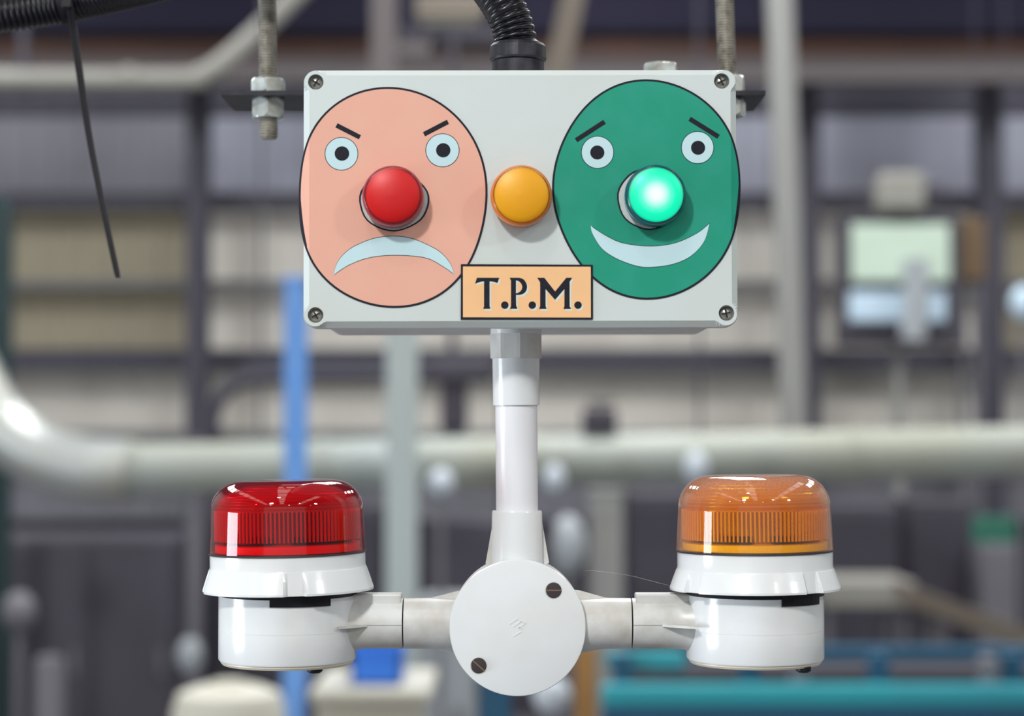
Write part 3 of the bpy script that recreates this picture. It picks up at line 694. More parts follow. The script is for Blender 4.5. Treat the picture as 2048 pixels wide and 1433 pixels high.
face('b', 'green smiling face sticker with worried eyebrows', green_o, (1300, 398, .93), 63.5, 'green',
     [((1195, 305, 33), (1194.5, 305.5, 14.2)), ((1395, 295.5, 33), (1396, 296, 14.2))], [((1152, 281), (1209, 244)), ((1379, 238), (1437, 274))],
     [(1181,450.8),(1209.9,470),(1246.5,486),(1300,492),(1349,486),(1393,466.7),(1419.4,446)],
     [(1181,450.8),(1185.5,470.4),(1205,499.7),(1234.3,519),(1271,532.6),(1300,535.8),(1344,530),(1380.8,514),(1407.7,485),(1419.4,446)], '')
# ---- T.P.M. label
def Z(p): return (915 + p[0]*.13672, 520 + p[1]*.13672)
def zl(pts): return fpts([Z(p) for p in pts])
mb = MB(); rect = zl([(47, 877), (1970, 877), (1980, 868), (1980, 85), (1970, 74), (50, 65)])
flat = lambda y: (lambda u, v: Vector((u, y, v)))
def flayer(mb, loops, k, mi):
    loops = [ccw(l) for l in loops]
    return mb.prism(loops, flat(-.0047-.00004*(k-1)), flat(-.0047-.00004*k), mi)
mb.prism([ccw(rect)], flat(-.0044), flat(-.0047), 1)
flayer(mb, [zl([(80, 842), (1950, 846), (1948, 103), (80, 100)])], 1, 0)
lab = obj('name_label', mb, ['peach', 'print_black'], box, label='orange T.P.M. label with a black border', local=True)
LT = {
 'T': [[(285,265),(612,265),(585,342),(545,328),(500,320),(470,318),(470,680),(483,718),(377,718),(388,680),(388,318),(350,322),(300,335),(255,352)]],
 'P': [[(762,265),(905,265),(935,272),(965,288),(992,318),(1012,355),(1018,395),(1012,440),(992,475),(960,500),(925,513),(890,517),(855,516),(858,670),(877,718),(768,718),(782,680),(782,305)],
       [(855,303),(885,310),(915,330),(937,358),(948,395),(942,430),(920,462),(890,484),(855,491)]],
 'M': [[(1165,265),(1270,265),(1427,465),(1590,265),(1675,265),(1640,325),(1640,680),(1662,720),(1550,720),(1563,680),(1563,430),(1427,588),(1288,430),(1288,680),(1304,720),(1193,720),(1208,680),(1208,330)]]}
def glyph(nm, loops):
    g = MB(); sh = [[(x+21, y+25) for x, y in l] for l in loops]
    flayer(g, [zl(l) for l in sh], 2, 1); flayer(g, [zl(l) for l in loops], 3, 0)
    return obj(nm, g, ['print_black', 'shadow_print'], lab, local=True)
for k_, l_ in LT.items(): glyph('letter', l_)
for cx in (692, 1093, 1762): glyph('full_stop', [circ(cx, 665, 55, 28)])

# ---- indicator lamps
def lamp(base, m_skin, m_lens, label, m_bez, lensx):
    u, v = F(*base); T_ = Matrix.Translation((u, -.004, v)) @ RX
    bz = MB(); seg = 96
    # knurled base collar
    rings = []
    for r_, h_ in ((.0164, -.002), (.0164, .0010), (.0162, .0040)):
        rings.append([T_ @ Vector(((r_+(.00018 if i % 2 else 0))*math.cos(2*PI*i/seg), (r_+(.00018 if i % 2 else 0))*math.sin(2*PI*i/seg), h_)) for i in range(seg)])
    bz.loft(rings, 0, True)
    part = obj('indicator_lamp', bz, m_bez, box, label=label, local=True)
    sk = MB().lathe([(.0165, .0040), (.0168, .0046), (.0168, .0100), (.0165, .0122), (.0160, .0134), (.0153, .0141)], T_, 64, mi=1, caps=False)
    sk.lathe([(.0153, .0141), (.0120, .0152), (.0085, .0160), (.0045, .0165), (.00001, .0167)], T_, 64, caps=False)
    obj('cap', sk, [m_skin, m_skin + '_rim'], part, local=True)
    cn = T_ @ Vector((0, 0, .0150))
    ins = MB().lathe([(.0150, .0035), (.0151, .0100), (.0150, .0132), (.0144, .0139), (.0120, .0147), (.0085, .0155), (.0045, .0160), (.00001, .0162)], T_, 64, caps=False)
    obj('diffuser', ins, m_lens, part, local=True)
    return cn
M['cap_red_rim'] = mat('red_cap_rim', (150, 30, 52), .22, coat=.3); M['cap_amber_rim'] = mat('amber_cap_rim', (214, 112, 30), .22, coat=.3); M['cap_green_rim'] = mat('teal_cap_rim', (10, 78, 96), .2, coat=.3)
M['bez_red'] = mat('red_bezel', (150, 22, 40), .4); M['bez_amber'] = mat('amber_bezel', (206, 104, 30), .4); M['bez_green'] = mat('teal_bezel', (10, 74, 88), .35)
lamp((787.8, 397.3), 'cap_red', 'lens_red', 'unlit red indicator lamp as the pink face nose', 'bez_red', 0)
lamp((1042, 396.3), 'cap_amber', 'lens_amber', 'unlit amber indicator lamp between the faces', 'bez_amber', 0)
cn = lamp((1308, 395.6), 'cap_green', 'lens_green', 'lit green indicator lamp as the green face nose', 'bez_green', 0)
GREEN_CENTRE.inputs[1].default_value = tuple(cn)

# ------------------------------------------------------------------ bracket, rods, nuts
YB0 = DB + .001; s_b = S(YB0)
q0 = P(440, 181, YB0); q1 = P(1532, 178, YB0); wP = .068; tP = .0028
br = thing('bracket_plate', (BX, YB0+wP/2, q0.z), 'long black steel bracket plate behind the top of the control box', 'bracket')
mb = MB().box((q0.x, YB0, q0.z-tP), (q1.x, YB0+wP, q0.z)); obj('plate', mb, 'bracket', br)
obj('upstand', MB().box((BX-.09, YB0, q0.z), (BX+.09, YB0+.003, q0.z+.012)), 'bracket', br)
obj('tab', MB().box((BX-.10, DB-.001, q0.z-.05), (BX+.10, YB0+.003, q0.z)), 'bracket', br)
YR = YB0 + .0165; ZP = q0.z
def hexnut(mb, cx, cy, z0, z1, R_, rot):
    def ring(r_, z): return [Vector((cx+r_*math.cos(rot+PI/3*k), cy+r_*math.sin(rot+PI/3*k), z)) for k in range(6)]
    def cr(r_, z, n=36):
        out = []
        for i in range(n):
            a = 2*PI*i/n; b_ = (a % (PI/3)) - PI/6; hexr = R_*math.cos(PI/6)/math.cos(b_); rr = min(hexr, r_); out.append(Vector((cx+rr*math.cos(a+rot), cy+rr*math.sin(a+rot), z)))
        return out
    h = z1-z0
    rings = [cr(R_*.87, z0), cr(R_*.93, z0+h*.08), cr(R_*1.0, z0+h*.18), cr(R_*1.0, z1-h*.18), cr(R_*.93, z1-h*.08), cr(R_*.87, z1)]
    return mb.loft(rings, 0, True)
def rod(px, px_tilt, label_r, side, zend_px, up_lo, lo_top, lo_bot):
    sR = S(YR); cx = P(px, 180, YR).x; tx = (P(px_tilt, 0, YR).x - cx)
    zb = P(0, zend_px, YR).z; z0_ = P(0, 0, YR).z
    slope = tx/(z0_-ZP); Rr = .0061; pitch = .00172
    r = thing('threaded_rod', (cx, YR, zb), label_r, 'rod')
    nr = int((2.56+.02-zb)/pitch); prof = [(Rr*.72, 0), (Rr*.84, .0008)]
    for k in range(nr):
        h = .001 + k*pitch; prof += [(Rr*.80, h), (Rr, h+pitch*.42), (Rr, h+pitch*.58), (Rr*.80, h+pitch*.98)]
    prof += [(Rr*.94, .001+nr*pitch), (Rr*.94, ZH-zb)]
    mb = MB(); seg = 20; rings = [[Vector((cx+slope*(zb+h-ZP)*(1 if h < 1 else 0)+slope*(1*0 if h < 1 else (zb+.001+nr*pitch-ZP))+R_*math.cos(2*PI*i/seg), YR+R_*math.sin(2*PI*i/seg), zb+h)) for i in range(seg)] for R_, h in prof]
    mb.loft(rings, 0, True, False); obj('rod', mb, 'rod', r)
    return r, cx
HX = .0113
def nut(cx, z0, z1, rot, label, grp=None):
    mb = hexnut(MB(), 0, 0, 0, z1-z0, HX, rot)
    o = obj('hex_nut', mb, 'zinc'); o.location = (cx, YR, z0); tag(o, label, 'nut'); return o
rL, cxl = rod(536.5, 534.5, 'grey threaded rod through the left end of the bracket plate', 0, 279, 0, 0, 0)
nut(cxl, ZP, ZP+.0098, .45, 'zinc hex nut on top of the bracket plate at the left rod')
nut(cxl, ZP-tP-.0122, ZP-tP, .62, 'zinc hex nut under the bracket plate at the left rod')
rR, cxr = rod(1456, 1449, 'grey threaded rod partly hidden behind the top right corner of the control box', 0, 240, 0, 0, 0)
nut(cxr, ZP, ZP+.0115, .30, 'zinc hex nut peeping over the top right corner of the control box')
nut(cxr, ZP-tP-.0115, ZP-tP, .1, 'zinc hex nut under the bracket plate at the right corner of the control box')
# bolt head seen over the top edge
q = P(1321, 128, YR); zt = q.z
r = thing('hex_bolt', (q.x, YR, ZP), 'zinc bolt head showing above the top edge over the green face', 'bolt')
g = hexnut(MB(), q.x, YR, zt-.010, zt, HX*1.02, .35); obj('bolt_head', g, 'zinc', r)
obj('washer', MB().lathe([(.0145, zt-.012), (.0145, zt-.010)], Matrix.Translation((q.x, YR, 0)), 28), 'zinc', r)
obj('shank', MB().cyl((q.x, YR, ZP-.012), (q.x, YR, zt-.012), .006, 16), 'zinc', r)

# ------------------------------------------------------------------ conduit, gland, cable tie
YG = .05; sG = S(YG); ztop = (BM @ Vector((0, YG, BH/2-.003))).z
gx = P(1036, 120, YG).x; zg1 = P(0, 86, YG).z; zg0 = P(0, 122, YG).z
gl = thing('cable_gland', (gx, YG, ztop), 'black plastic conduit gland on top of the control box', 'gland')
obj('body', MB().lathe([(52.5*sG, ztop), (52.5*sG, zg0-.0008)], Matrix.Translation((gx, YG, 0)), 48), 'gland', gl)
mb = MB(); seg = 64
def nutprof(r_, z): return [Vector((gx+r_*(1+.012*(abs((i % 8)-4)-2)/2)*math.cos(2*PI*i/seg), YG+r_*(1+.012*(abs((i % 8)-4)-2)/2)*math.sin(2*PI*i/seg), z)) for i in range(seg)]
mb.loft([nutprof(50*sG, zg0-.0008), nutprof(55.5*sG, zg0), nutprof(56.5*sG, zg0+.001), nutprof(56.0*sG, zg1-.0025), nutprof(52*sG, zg1-.0008), nutprof(46*sG, zg1)], 0, True)
obj('clamp_nut', mb, 'gland', gl)
cpts = [P(1034, 108, YG), P(1031.5, 82, YG), P(1024.5, 52, YG), P(1013, 24, YG), P(997, -4, YG+.003), P(971, -38, YG+.010), P(928, -76, YG+.018), P(860, -108, .08), P(760, -125, .10), P(600, -105, .11), P(430, -66, .125), P(280, -26, .17), P(140, 6, .2), P(0, 28, .2), P(-150, 36, .2), P(-320, 10, .2), P(-460, -90, .2), P(-520, -260, .2)]
base = bezpath(cpts, 12)
for _ in range(12): base = [base[0]] + [(base[i-1]+base[i]*2+base[i+1])/4 for i in range(1, len(base)-1)] + [base[-1]]
# resample evenly
def resample(pts, step):
    out = [pts[0]]; acc = 0; i = 0; cur = pts[0]
    while i < len(pts)-1:
        seg_ = pts[i+1]-cur; L_ = seg_.length
        if acc + L_ >= step: cur = cur + seg_*((step-acc)/L_); out.append(cur); acc = 0
        else: acc += L_; i += 1; cur = pts[i]
    return out
pitch = .00375; sub = 8; rs = resample(base, pitch/sub); Rc = .0125
rad = [Rc - .0024*(1-abs(math.sin(PI*i/sub))**.55) for i in range(len(rs))]
ch = thing('corrugated_conduit', tuple(P(1037, 100, YG)), 'black corrugated conduit rising from the gland and looping to the upper left corner', 'conduit')
obj('hose', MB().tube(rs, rad, 28), 'blacksoft', ch)
e_ = rs[-1]; obj('riser', MB().tube([e_-Vector((0, 0, .004)), e_+Vector((0, 0, .3)), Vector((e_.x, e_.y, ZH))], Rc*.95, 20), 'blacksoft', ch)
# cable tie
yt = .185
tie = thing('cable_tie', tuple(P(138, 12, yt)), 'black cable tie hanging from the conduit at the upper left', 'cable tie')
tp = bezpath([P(139, 8, yt-.004), P(147, 60, yt), P(160, 150, yt+.002), P(178, 270, yt+.003), P(204, 405, yt+.002), P(236, 556, yt)], 8)
st = MB(); rings = []
for i, p_ in enumerate(tp):
    t = i/(len(tp)-1); wpx = 16*(1-t)+11*t; hw = wpx*S(yt)/2; th = .0008
    if i == len(tp)-1: hw *= .8
    rings.append([p_+Vector((-hw, -th, 0)), p_+Vector((-hw*.35, -th*1.1, 0)), p_+Vector((-hw*.3, -th*.5, 0)), p_+Vector((hw*.3, -th*.5, 0)), p_+Vector((hw*.35, -th*1.1, 0)), p_+Vector((hw, -th, 0)), p_+Vector((hw, th, 0)), p_+Vector((-hw, th, 0))])
st.loft(rings, 0, True); obj('tail', st, 'black', tie)
q = P(137, 8, yt); a_ = S(yt)
obj('head', MB().box((q.x-13*a_, yt-.005, q.z-12*a_), (q.x+12*a_, yt+.001, q.z+14*a_), 0, .0012), 'black', tie)
# loop around the hose
k0 = min(range(len(rs)), key=lambda i: (rs[i]-P(128, 8, .2)).length); c0 = rs[k0]; td = (rs[k0+3]-rs[k0-3]).normalized(); uu = Vector((0, 1, 0)); vv = td.cross(uu).normalized()
mb = MB(); rg = []
for i in range(40):
    a = 2*PI*i/40; rr = uu*math.cos(a)+vv*math.sin(a)
    rg.append([c0+rr*(Rc+.0002)-td*.0022, c0+rr*(Rc+.0002)+td*.0022, c0+rr*(Rc+.0014)+td*.0022, c0+rr*(Rc+.0014)-td*.0022])
rg.append(rg[0]); mb.loft(rg); obj('loop', mb, 'black', tie)

# ------------------------------------------------------------------ pole
YP = .05; sP = S(YP); zbox = (BM @ Vector((0, YP, -BH/2+.003))).z
pole = thing('pole', tuple(P(1034, 900, YP)), 'white plastic pole with socket fitting, hanging from the box bottom', 'pole')
xa = P(1031.8, 690, YP).x; xb = P(1034, 1010, YP).x
def zp(py): return P(1034, py, YP).z
def xat(z): t = (zp(690)-z)/(zp(690)-zp(1010)); return xa+(xb-xa)*t
mb = MB()
def oct_(r_, z, n=8, rot=.16):
    c = Vector((xat(z), YP, z)); out = []
    for i in range(48):
        a = 2*PI*i/48; st_ = 2*PI/n; b_ = ((a) % st_)-st_/2; rr = min(r_*math.cos(st_/2)/math.cos(b_)*1.0, r_*.985); out.append(c+Vector((rr*math.cos(a+rot), rr*math.sin(a+rot), 0)))
    return out
mb.loft([oct_(53*sP, zp(668)), oct_(52.5*sP, zp(717)), oct_(50*sP, zp(718.5))], 0, True)
obj('adapter_nut', mb, 'white_dirty', pole)
mb = MB().lathe([(51*sP, zbox-.0), (51*sP, zp(669))], Matrix.Translation((xa, YP, 0)), 40); obj('thread_ring', mb, 'white', pole)
mb = MB().tube([(xat(zp(717)), YP, zp(717)), (xat(zp(811)), YP, zp(811))], [47.5*sP, 46.5*sP], 48); obj('socket', mb, 'white', pole)
mb = MB().tube([(xat(zp(800)), YP, zp(800)), (xat(zp(1040)), YP, zp(1040))], 42*sP, 48); obj('tube', mb, 'white_pole', pole)

# ------------------------------------------------------------------ round junction box with three spouts
jb = thing('junction_box', tuple(P(1035, 1256, YP)), 'round white junction box with three spouts at the foot of the pole', 'junction box')
YL = YP - .0185; sL = S(YL); jc = P(1035, 1256.5, YL); JR = 136.2*sL
T_ = Matrix.Translation((jc.x, YL, jc.z)) @ RX
obj('lid', MB().lathe([(JR*.995, -.0045), (JR, -.004), (JR, -.0010), (JR*.992, -.0003), (JR*.975, 0), (.00001, 0)], T_, 96, caps=False).lathe([(JR*.99, -.0045), (.0001, -.0045)], T_, 96, caps=False), 'white', jb)
JC = Vector((jc.x, YP, jc.z))
obj('body', MB().lathe([(JR*.975, -.0045), (JR*.985, -.036), (JR*.95, -.038)], T_, 96), 'white_dirty', jb)
def dscrew(px, py, ang):
    q = P(px, py, YL); T2 = Matrix.Translation((q.x, YL, q.z)) @ RX
    ring = obj('screw', MB().lathe([(15.6*sL, -.0001), (15.6*sL, .0003), (14*sL, .0008), (.00001, .001)], T2, 32, caps=False), 'slot_screw', jb)
    obj('slot', MB().box((-15*sL, -1.2*sL, .0004), (15*sL, 1.2*sL, .00105)).apply(T2 @ Matrix.Rotation(ang, 4, 'Z')), 'slot', ring)
    obj('screw_well', MB().lathe([(17.2*sL, 0), (17.2*sL, .00012), (15.4*sL, .00012)], T2, 32, caps=False), 'white_dirty', jb)
dscrew(1107.3, 1181.3, 0); dscrew(957.3, 1332, -.72)
# moulded mark
mb = MB()
def stroke(x0, y0, x1, y1):
    p = Vector((990+x0*.04886, 1220+y0*.04886)); q = Vector((990+x1*.04886, 1220+y1*.04886))
    l = bar(p, q, 2.6); w3 = [P(x, y, YL) for x, y in l]
    mb.add([v_+Vector((0, .0001, 0)) for v_ in w3]+[v_-Vector((0, .00022, 0)) for v_ in w3], [(4,5,6,7),(0,1,5,4),(1,2,6,5),(2,3,7,6),(3,0,4,7),(3,2,1,0)])
for s_ in ((590,600,900,385), (760,700,1050,490), (990,740,1240,560), (880,350,1260,560), (740,1110,1060,905), (990,740,1090,800)): stroke(*s_)
obj('moulded_mark', mb, 'white', jb)
# spouts
SR = 50*sP; zA = P(0, 1247.5, YP).z
z_t0 = zp(1022); 
mb = MB(); c_ = Vector((xat(z_t0), YP, z_t0))
mb.lathe([(42.5*sP, z_t0-.004), (43*sP, z_t0-.0002), (49*sP, z_t0), (50*sP, z_t0-.0008), (52*sP, zp(1125)), (52*sP, zp(1140))], Matrix.Translation((xb, YP, 0)), 48)
obj('spout', mb, 'white', jb, label='upper spout of the junction box holding the pole')
def hspout(px_end, side):
    xe = P(px_end, 1248, YP).x; xj = jc.x + side*JR*.9
    g = MB().tube([(xj, YP, zA), (xe, YP, zA)], [SR*1.02, SR], 48)
    return obj('spout', g, 'white_dirty', jb)
hspout(809, -1); hspout(1261, 1)
def web(pts, th=.0026):
    g = MB(); w3 = [P(x, y, YP) for x, y in pts]; k = len(w3)
    g.add([p_-Vector((0, th/2, 0)) for p_ in w3]+[p_+Vector((0, th/2, 0)) for p_ in w3], [tuple(range(k)), tuple(reversed(range(k, 2*k)))]+[(i, i+k, (i+1) % k+k, (i+1) % k) for i in range(k)])
    obj('gusset', g, 'white_dirty', jb)
web([(849, 1200), (920, 1182), (936, 1186), (936, 1210)]); web([(856, 1294), (906, 1307), (932, 1312), (932, 1290)])
web([(1224, 1200), (1160, 1182), (1140, 1180), (1140, 1210)]); web([(1216, 1295), (1172, 1305), (1150, 1310), (1150, 1290)])
web([(988, 1032), (971, 1128), (1000, 1140), (1000, 1032)]); web([(1083, 1036), (1098, 1126), (1070, 1140), (1070, 1036)])

# ------------------------------------------------------------------ warning beacons
def beacon(cx_px, label, side, m_shell, m_in, m_base, m_core, ys, tilt, gaps, r_scale=1.0):
    """side +1: spout points right (red), -1: left (amber). ys = pixel rows of the levels"""
    s = sP; c = P(cx_px, 1250, YP); X = c.x
    z = {k: P(0, v, YP).z for k, v in ys.items()}
    root = thing('warning_beacon', (X, YP, z['plate0']), label, 'beacon')
    piv = Matrix.Translation((X, YP, z['ring0'])); TI = piv @ Matrix.Rotation(tilt, 4, 'Y') @ piv.inverted()
    R_ = 151.5*s*r_scale; Tc = Matrix.Translation((X, YP, 0))
    zt, zs, zl = z['top'], z['shoulder'], z['lens0']
    # outer lens: superellipse crown, slightly flared wall, 1.2 mm thick
    prof = [(.00001, zt)]; rt = R_*.56
    for k in range(1, 6): prof.append((rt*k/5*.98, zt - .0003*(k/5)**2))
    for k in range(1, 15):
        a = PI/2*k/14; prof.append((rt + (R_-rt)*math.sin(a)**.93, zs + (zt-.0003-zs)*math.cos(a)**.93))
    prof[-1] = (R_, zs)
    prof += [(R_*1.012, zs+(zl-zs)*.5), (R_*1.028, zl)]
    inner = [(max(r_-.0012, 1e-5), h_-(.0012 if r_ < rt*1.6 and h_ > zs else .0003)) for r_, h_ in prof[:-1]] + [(R_*1.028-.0012, zl)]
    mb = MB().lathe(prof, Tc, 96, caps=False).apply(TI)
    lens = obj('lens_dome', mb, m_shell, root)
    # fluted inner lens: fine upright ribs
    mb = MB(); n = 108; ri = R_*.93; z1 = z['rib1']; z0 = z['rib0']
    ring_a = []; ring_b = []
    for i in range(n*4):
        a = 2*PI*i/(n*4); k = i % 4; rr = ri + (.0011 if k in (0, 1) else 0); ring_a.append(Vector((X+rr*math.cos(a), YP+rr*math.sin(a), z0))); ring_b.append(Vector((X+rr*math.cos(a), YP+rr*math.sin(a), z1)))
    for i in range(n):
        ii = [i*4, i*4+1]
        a0 = 2*PI*(i*4-.35)/(n*4); a1 = 2*PI*(i*4+1.15)/(n*4)
        def pt(a, rr, h): return Vector((X+rr*math.cos(a), YP+rr*math.sin(a), h))
        vs = [pt(a0, ri, z0), pt(a1, ri, z0), pt(a1, ri+.0012, z0), pt(a0, ri+.0012, z0), pt(a0, ri, z1), pt(a1, ri, z1), pt(a1, ri+.0012, z1), pt(a0, ri+.0012, z1)]
        mb.add(vs, [(0,3,2,1),(4,5,6,7),(0,1,5,4),(1,2,6,5),(2,3,7,6),(3,0,4,7)])
    mb.apply(TI); obj('fluted_ribs', mb, m_in, root, kind='stuff')
    # stepped inner crown
    pr = [(ri*.99, z1)]; steps = 9
    for k in range(steps):
        t0 = k/steps; rr = ri*(1-t0**2.4*.52); hh = z1 + (zt-.0032-z1)*(t0**.85)
        pr += [(rr, hh), (rr, hh+.0007), (rr-ri*.03, hh+.0009)]
    pr.append((.0001, zt-.004))
    mb = MB().lathe(pr, Tc, 64, caps=False, smooth=False).apply(TI); obj('inner_crown', mb, M[m_shell.replace('shell', 'crown')], root)
    # core, board and base ring
    mb = MB().lathe([(R_*.62, z['ring0']), (R_*.6, z1), (R_*.4, zt-.010), (.0001, zt-.009)], Tc, 40, caps=False).apply(TI); obj('reflector_core', mb, m_core, root)
    mb = MB()
    for a0 in (.15, 1.75, 3.3, 4.9):
        rg = []
        for k in range(13):
            a = a0+1.25*k/12; e = Vector((math.cos(a), math.sin(a), 0)); cc = Vector((X, YP, 0))
            rg.append([cc+e*R_*.7+Vector((0,0,z['rib0']-.0012)), cc+e*R_*.86+Vector((0,0,z['rib0']-.0012)), cc+e*R_*.86+Vector((0,0,z['rib0']+.0028)), cc+e*R_*.7+Vector((0,0,z['rib0']+.0028))])
        mb.loft(rg, 0, True)
    mb.apply(TI); obj('circuit_board', mb, 'board', root)
    zr = z['rib0'] - (z['rib0']-zl)*.35
    mb = MB().lathe([(R_*.95, zl), (R_*.95, zr), (R_*.88, zr+.0006), (R_*.5, zr+.0006)], Tc, 96, caps=False).apply(TI); obj('inner_ring', mb, m_base, root)
    mb = MB().lathe([(R_*1.01, z['ring0']-.0004), (R_*1.033, z['ring0']-.0002), (R_*1.033, zl-.0006), (R_*1.02, zl+.0003), (R_*.95, zl+.0003)], Tc, 96, caps=False).apply(TI)
    obj('gasket', mb, 'gasket', root)
    # skirt: ring wall, then tabs flared outward with recesses between
    mb = MB(); nseg = 240; zf = z['flare']; z0 = z['skirt0']; Rf = R_*1.125; r1 = R_*1.018
    def tabf(a):
        d = min(abs((a-g+PI) % (2*PI)-PI) for g in gaps); return sm(math.radians(5.5), math.radians(7.2), d)
    rings = []
    for t, rr_full in ((0, 0), (.12, .0), (.2, .03), (.24, .12), (.5, .45), (1, 1)):
        pass
    lv = [(z['ring0'], 0), (zf+.0012, 0), (zf, .06), (zf-.0008, .16), (zf*.6+z0*.4, .5), (z0+.0012, .97), (z0, .96)]
    for h_, fl in lv:
        rings.append([Vector((X+(r1+(Rf-r1)*(fl*tabf(2*PI*i/nseg)+.28*min(fl, 1)*(1-tabf(2*PI*i/nseg))))*math.cos(2*PI*i/nseg), YP+(r1+(Rf-r1)*(fl*tabf(2*PI*i/nseg)+.28*min(fl, 1)*(1-tabf(2*PI*i/nseg))))*math.sin(2*PI*i/nseg), h_)) for i in range(nseg)])
    rings.append([Vector((X+r1*.93*math.cos(2*PI*i/nseg), YP+r1*.93*math.sin(2*PI*i/nseg), z0+.0006)) for i in range(nseg)])
    mb.loft(rings[:3], 0, False, True); mb.loft(rings[2:7], 0, False, False); mb.loft(rings[6:], 0, False, False)
    mb.add(rings[0], [tuple(range(nseg))])
    mb.apply(TI); obj('skirt', mb, 'white', root)
    # black seal under the skirt, with its tab
    Rb = 136.5*s*r_scale
    mb = MB().lathe([(r1*.93, z0+.001), (Rb*1.015, z0-.001), (Rb*1.0, z['base1'])], Tc, 64)
    a0, a1 = ys_tab[side]
    rg = []
    for k in range(9):
        a = a0+(a1-a0)*k/8; e = Vector((math.cos(a), math.sin(a), 0)); cc = Vector((X, YP, 0))
        rg.append([cc+e*Rb*.97+Vector((0,0,z['base1']-.0038)), cc+e*Rb*1.022+Vector((0,0,z['base1']-.0038)), cc+e*Rb*1.022+Vector((0,0,z0-.0005)), cc+e*Rb*.97+Vector((0,0,z0-.0005))])
    mb.loft(rg, 0, True); obj('seal', mb, 'black', root)
    # base drum with a fine seam, bottom plate
    zm = z['seam']
    mb = MB().lathe([(Rb*.99, z['base1']+.0005), (Rb, z['base1']), (Rb, zm+.0001), (Rb*.9955, zm), (Rb, zm-.0001), (Rb, z['base0']+.001), (Rb*.985, z['base0'])], Tc, 96)
    obj('base', mb, 'white', root)
    mb = MB().lathe([(Rb*.965, z['base0']+.0002), (Rb*.965, z['plate0']+.0012), (Rb*.94, z['plate0']), (.0001, z['plate0'])], Tc, 96, caps=False); obj('bottom_plate', mb, 'cream', root)
    q = P(*bscrew[side], YP-.02); obj('bottom_screw', MB().lathe([(.0043, z['plate0']+.0005), (.0043, z['plate0']-.0016), (.003, z['plate0']-.0026)], Matrix.Translation((q.x, YP-.024, 0)), 20), 'black', root)
    # spout to the junction box: shoulder flares out of the drum
    x_end = P(808.6 if side > 0 else 1261.4, 0, YP).x; x_in = X + side*Rb*.72
    d = x_end-x_in; prs = []
    for t, k in ((0, 1.22), (.18, 1.16), (.3, 1.05), (.42, 1.0), (1, 1.0)): prs.append((Vector((x_in+d*t, YP, zA)), SR*k))
    obj('spout', MB().tube([p_[0] for p_ in prs], [p_[1] for p_ in prs], 48), 'white_dirty', root)
    # rib along the top of the spout, side fin and seam line
    xr0 = P(698 if side > 0 else 1376, 0, YP).x; xr1 = P(806 if side > 0 else 1268, 0, YP).x
    zr0 = zA+SR*.96; zr1 = P(0, 1187.5, YP).z
    obj('top_rib', MB().box((xr0, YP-.008, zr0-.004), (xr1, YP+.008, zr1), 0, .0008), 'white_dirty', root)
    xf0 = P(679 if side > 0 else 1392, 0, YP-.03).x; xf1 = P(738 if side > 0 else 1322, 0, YP-.015).x; zf_ = P(0, 1252, YP-.015).z
    tri = [Vector((xf0, YP-.012, 0)), Vector((xf0, YP-.028, 0)), Vector((xf1, YP-SR-.0002, 0)), Vector((xf1, YP-.010, 0))]
    g = MB(); g.add([p_+Vector((0, 0, zf_+.0006)) for p_ in tri]+[p_+Vector((0, 0, zf_-.0008)) for p_ in tri], [(0,1,2,3),(7,6,5,4),(0,4,5,1),(1,5,6,2),(2,6,7,3),(3,7,4,0)])
    obj('side_fin', g, 'white_dirty', root)
    obj('seam_line', MB().box((xf1, YP-SR-.00006, zf_-.0001), (x_end, YP-SR+.001, zf_+.00008)), 'recess', root)
    return root
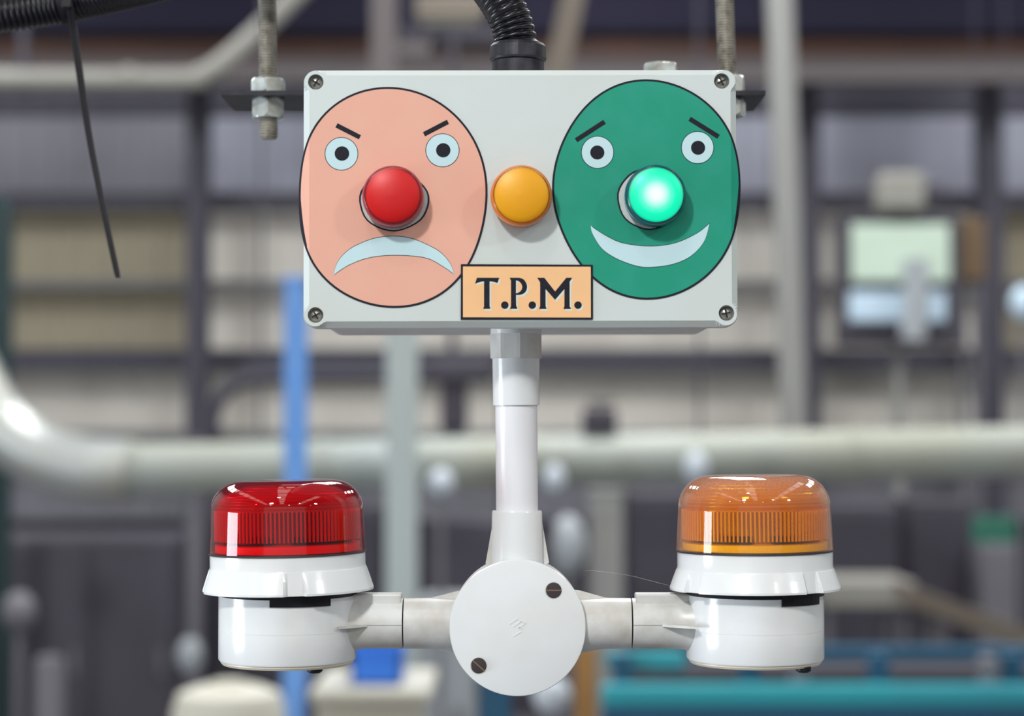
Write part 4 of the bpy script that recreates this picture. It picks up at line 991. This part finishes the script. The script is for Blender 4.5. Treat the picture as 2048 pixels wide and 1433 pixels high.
def crown(name, c, t):
    m = bpy.data.materials.new(name); m.use_nodes = True; nt = m.node_tree; nt.nodes.clear(); N = nt.nodes.new
    out = N('ShaderNodeOutputMaterial'); tr = N('ShaderNodeBsdfTransparent'); tr.inputs[0].default_value = (*t, 1)
    p = N('ShaderNodeBsdfPrincipled'); p.inputs['Base Color'].default_value = (*srgb(c), 1); p.inputs['Roughness'].default_value = .18
    mx = N('ShaderNodeMixShader'); mx.inputs[0].default_value = .55
    nt.links.new(tr.outputs[0], mx.inputs[1]); nt.links.new(p.outputs[0], mx.inputs[2]); nt.links.new(mx.outputs[0], out.inputs[0]); return m
M['red_crown'] = crown('red_inner_crown', (230, 60, 50), (1, .3, .3)); M['amber_crown'] = crown('amber_inner_crown', (240, 150, 50), (1, .8, .4))
ys_tab = {1: (math.radians(-98), math.radians(-47)), -1: (math.radians(-75), math.radians(-33))}
bscrew = {1: (631, 1337), -1: (1605, 1340)}
beacon(575, 'red domed warning beacon on a white base, at the left end of the arm', 1, 'red_shell', 'red_in', 'red_base', 'core_red',
       dict(top=960, shoulder=1022, rib1=1020, rib0=1079, lens0=1103, ring0=1106, flare=1134, skirt0=1181, base1=1190, seam=1258, base0=1319, plate0=1327),
       math.radians(-1.1), [math.radians(a) for a in (-79, 11, 101, 191)])
beacon(1510, 'amber domed warning beacon on a white base, at the right end of the arm', -1, 'amber_shell', 'amber_in', 'amber_base', 'core_amber',
       dict(top=950, shoulder=1020, rib1=1019, rib0=1077, lens0=1099, ring0=1102, flare=1136, skirt0=1178, base1=1189, seam=1258, base0=1318, plate0=1326),
       math.radians(-.5), [math.radians(a) for a in (-54, 36, 126, 216)])
# cobweb strand to the amber beacon
wp = [P(1168, 1142, .04), P(1200, 1143.5, .03), P(1255, 1151, .02), P(1300, 1162, .01), P(1338, 1172, .004)]
o = obj('cobweb_thread', MB().tube(bezpath(wp, 5), .000035, 6), 'white_dirty'); tag(o, 'hair-thin cobweb strand running to the amber beacon skirt', 'cobweb')
# repeats of a kind share a group
for o in COL.objects:
    if o.parent is None and 'label' in o:
        k = o.name.split('.')[0]
        g = dict(threaded_rod='threaded rods of the hanger', hex_nut='zinc hex nuts on the bracket plate', warning_beacon='warning beacons on the arm', steel_column='steel stanchions along the back wall',
                 machine_cabinet='machine cabinets in the background', standing_lamp='rounded heads on stems in the background', roof_beam='roof beams', post='posts in the background', ceiling_strut='struts hanging from the roof').get(k)
        if g: o['group'] = g
